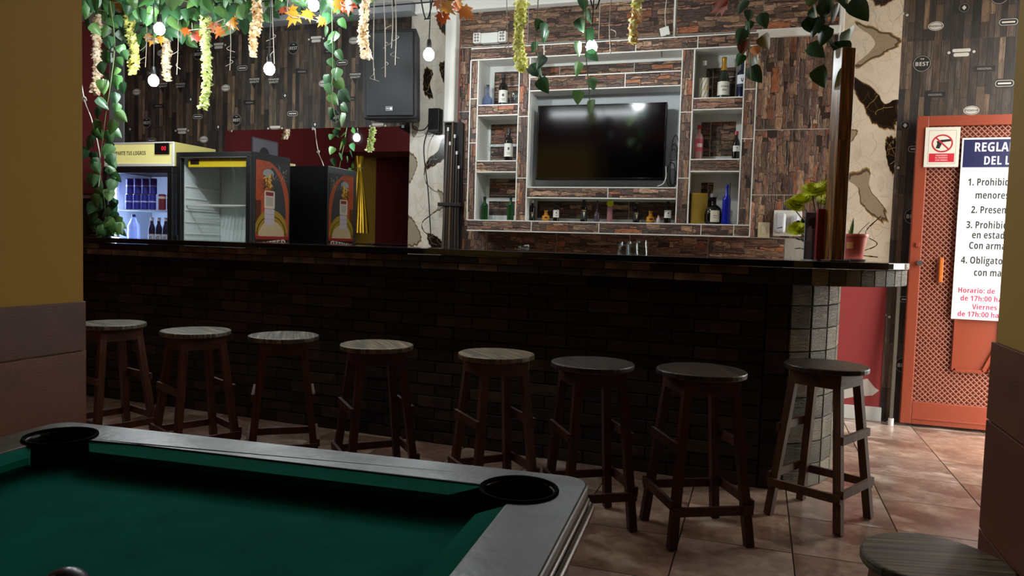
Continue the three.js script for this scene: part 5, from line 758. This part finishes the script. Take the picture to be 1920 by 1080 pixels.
const cream = [petal('#f4e2c4'), petal('#ecd4ac'), petal('#fbf0da')], lemon = [petal('#dcd878'), petal('#cfcf66'), petal('#e6e49a')], lime = [petal('#d3dc8e'), petal('#c6d27c'), petal('#e2e8a8')], honey = [petal('#ecd0a0'), petal('#cda468'), petal('#f4e2c0')];
flowerStrand('cream flower strand hanging nearest the yellow pillar', [[183, 30], [181, 90], [183, 130], [176, 176]], 24, cream);
flowerStrand('lemon yellow flower strand over the lit fridge', [[246, 0], [243, 50], [252, 95], [249, 138]], 26, lemon);
flowerStrand('cream flower strand hanging behind the bulb over the fridges', [[316, 30], [314, 70], [312, 110], [313, 147]], 22, cream, -4.85);
flowerStrand('long pale green flower strand before the wood-print wallpaper', [[386, 32], [385, 80], [388, 140], [381, 203]], 24, lime);
flowerStrand('honey coloured flower strand near the BEST badge', [[480, 0], [483, 35], [475, 70], [474, 103]], 22, honey);
flowerStrand('cream flower strand hanging in front of the loudspeaker', [[685, 0], [681, 50], [682, 85], [690, 108]], 24, cream);
flowerStrand('lemon yellow flower strand in front of the top left niche', [[978, 0], [975, 45], [973, 90], [979, 130]], 26, lemon);
flowerStrand('short cream and green flower strand above the television', [[1196, 0], [1190, 40], [1186, 80]], 20, [cream[1], lime[0], honey[1]]);
{ const p = at(222, 40, HZ), t = thing('blue_silk_flower', 'blue artificial flower among the leaves beside the lemon strand', 'artificial flower', p); for (let i = 0; i < 8; i++) { const g = new THREE.CircleGeometry(0.024, 7); g.translate(0, 0.02, 0); g.rotateX(-0.5); g.rotateZ(i / 8 * 6.283); part('petal', g, petal('#3a55b0'), t); } part('stem', tube([V(0, 0, -0.01), V(0.02, 0.1, -0.02), V(0.03, TRY - p.y, 0)], 0.003, 10, 5), M.stem, t); }
{ const p = at(212, 100, HZ), t = thing('white_silk_flower', 'small white artificial blossoms hanging beside the long vine', 'artificial flower', p); for (let i = 0; i < 9; i++) { const g = new THREE.CircleGeometry(0.014, 6); g.rotateX(rr(-0.6, 0.6)); g.translate(rr(-0.02, 0.02), rr(-0.08, 0.05), rr(0, 0.02)); part('petal', g, petal('#e2efe6'), t); } part('stem', tube([V(0, -0.08, 0), V(0.005, 0.1, 0), V(0, TRY - p.y, 0)], 0.0025, 10, 5), M.stem, t); }
// bare twigs
for (const [px, y0, y1] of [[275, 30, 126], [334, 30, 140], [431, 30, 132], [510, -5, 120], [720, -5, 145], [735, -5, 90], [742, -5, 122], [560, 60, 60], [700, 100, 150], [1146, 0, 100], [950, 0, 100]].filter((q) => q[2] > q[1])) {
  const a = at(px, y0, HZ), t = thing('dry_twig', 'thin bare twig hanging from the trellis over the bar', 'twig', a, 0, 'bare twigs over the bar'), b = at(px + rr(-3, 5), y1, HZ).sub(a), up = V(0, TRY - a.y, 0);
  part('twig_stem', tube([up, V(0, 0, 0), b.clone().multiplyScalar(0.5).add(V(rr(-0.01, 0.01), 0, 0)), b], 0.0028, 20, 5), M.twig, t);
  for (let k = 0; k < 2; k++) { const q = b.clone().multiplyScalar(0.55 + 0.25 * k); part('side_twig', tube([q, q.clone().add(V(rr(-0.04, 0.04), -0.02, 0.01)), q.clone().add(V(rr(-0.06, 0.06), -0.05, 0.01))], 0.002, 8, 4), M.twig, t); }
}
{ const a = at(146, 84, -4.35), b = at(158, 186, -4.35), c = at(172, 225, -4.35), e = at(188, 300, -4.35), f = at(184, 360, -4.35), t = thing('knotted_rope', 'knotted white cord hanging beside the yellow pillar into the long vine', 'cord', a); part('cord', tube([V(0, TRY - a.y, 0), V(0, 0, 0), b.clone().sub(a), c.clone().sub(a), e.clone().sub(a), f.clone().sub(a)], 0.004, 50, 6), M.cord, t); part('knot', new THREE.TorusKnotGeometry(0.012, 0.005, 40, 6).translate(b.x - a.x, b.y - a.y, b.z - a.z), M.cord, t); }

// ---------- string lights ----------
const bulbGlow = new THREE.MeshStandardMaterial({ color: '#ffffff', emissive: BULB_COLOR, emissiveIntensity: 14, roughness: 0.2 });
function bulb(p, label, drop = 0.3) {
  const t = thing('string_bulb', label, 'light bulb', p, 0, 'bulbs of the string lights');
  part('bulb_glass', lathe([[0.001, -0.043], [0.02, -0.039], [0.034, -0.022], [0.038, 0], [0.033, 0.02], [0.018, 0.038], [0.014, 0.046], [0.001, 0.046]], 20), bulbGlow, t);
  part('socket', lathe([[0.001, 0.1], [0.012, 0.1], [0.017, 0.07], [0.017, 0.042], [0.013, 0.04]], 16), M.black, t); part('cord', tube([V(0, 0.1, 0), V(0.004, 0.1 + (TRY - p.y - 0.1) * 0.5, 0), V(0, Math.max(0.14, TRY - p.y), 0)], 0.004, 10, 6), M.cable, t);
  const l = new THREE.PointLight(BULB_COLOR, BULB_CD, 0, 2); l.shadow.radius = 1.4; l.castShadow = true; l.userData.lamp = true; t.add(l);
  return t;
}
const bulbSpots = [[299, 54, -4.3, 'lit bulb among the leaves over the lit fridge, touching the cream strand'], [288, 151, -4.45, 'lowest lit bulb, hanging below the cream strand over the fridges'], [505, 129, -4.4, 'lit bulb hanging before the wallpaper below the honey coloured strand'], [588, 9, -4.45, 'lit bulb high among the leaves between the fridges and the loudspeaker'], [804, 102, -4.75, 'lit bulb hanging beside the loudspeaker in front of the marble'], [1109, 88, -4.75, 'lit bulb hanging among vine leaves above the television']];
for (const [x, y, z, text] of bulbSpots) bulb(at(x, y, z), text);
{ // black supply cable looping between the bulbs
  const t = thing('string_light_cable', 'black cable of the string lights looping below the trellis', 'cable', V(-2.2, TRY, HZ));
  const L = (p0, mid, p1) => part('cable_loop', tube([p0, mid, p1].map((q) => q.sub(t.position)), 0.005, 30, 6), M.cable, t);
  L(at(781, -50, HZ), at(800, 37, HZ), at(820, -50, HZ)); L(at(1098, -50, HZ), at(1115, 19, HZ), at(1138, -50, HZ)); part('clip', rbx(-0.02, 0.02, -0.006, 0.006, -0.008, 0.008, 0.003).translate(...at(801, 36, HZ).sub(t.position).toArray()), M.cable, t);
}
{ // tube lamp above the bar, over the top of the picture; the television mirrors it
  const t = thing('tube_lamp', 'white tube lamp hung from the ceiling above the bar', 'lamp', V(-1.74, 2.63, -3.5));
  part('casing', rbx(-0.5, 0.5, 0.0, 0.05, -0.06, 0.06, 0.006), M.trim, t); part('diffuser', new THREE.CylinderGeometry(0.05, 0.05, 0.96, 18, 1, false, 0, Math.PI).rotateZ(Math.PI / 2).rotateX(Math.PI).scale(1, 0.7, 1), new THREE.MeshStandardMaterial({ color: '#ffffff', emissive: BULB_COLOR, emissiveIntensity: 22 }), t); for (const x of [-0.4, 0.4]) part('hanger', bar(V(x, 0.05, 0), V(x, CEIL - 2.63, 0), 0.006, 0.006), M.steel, t); for (const s of [-1, 1]) part('end_cap', rbx(s * 0.49 - 0.012, s * 0.49 + 0.012, -0.04, 0.02, -0.055, 0.055, 0.004), M.trim, t);
  const l = new THREE.RectAreaLight(BULB_COLOR, TUBE_NITS, 0.95, 0.09); l.position.set(0, -0.06, 0); l.lookAt(l.position.x, l.position.y - 1, l.position.z); t.add(l);
}
scene.traverse((o) => { if (o.isMesh) { o.castShadow = true; o.receiveShadow = true; } });
renderer.render(scene, camera);
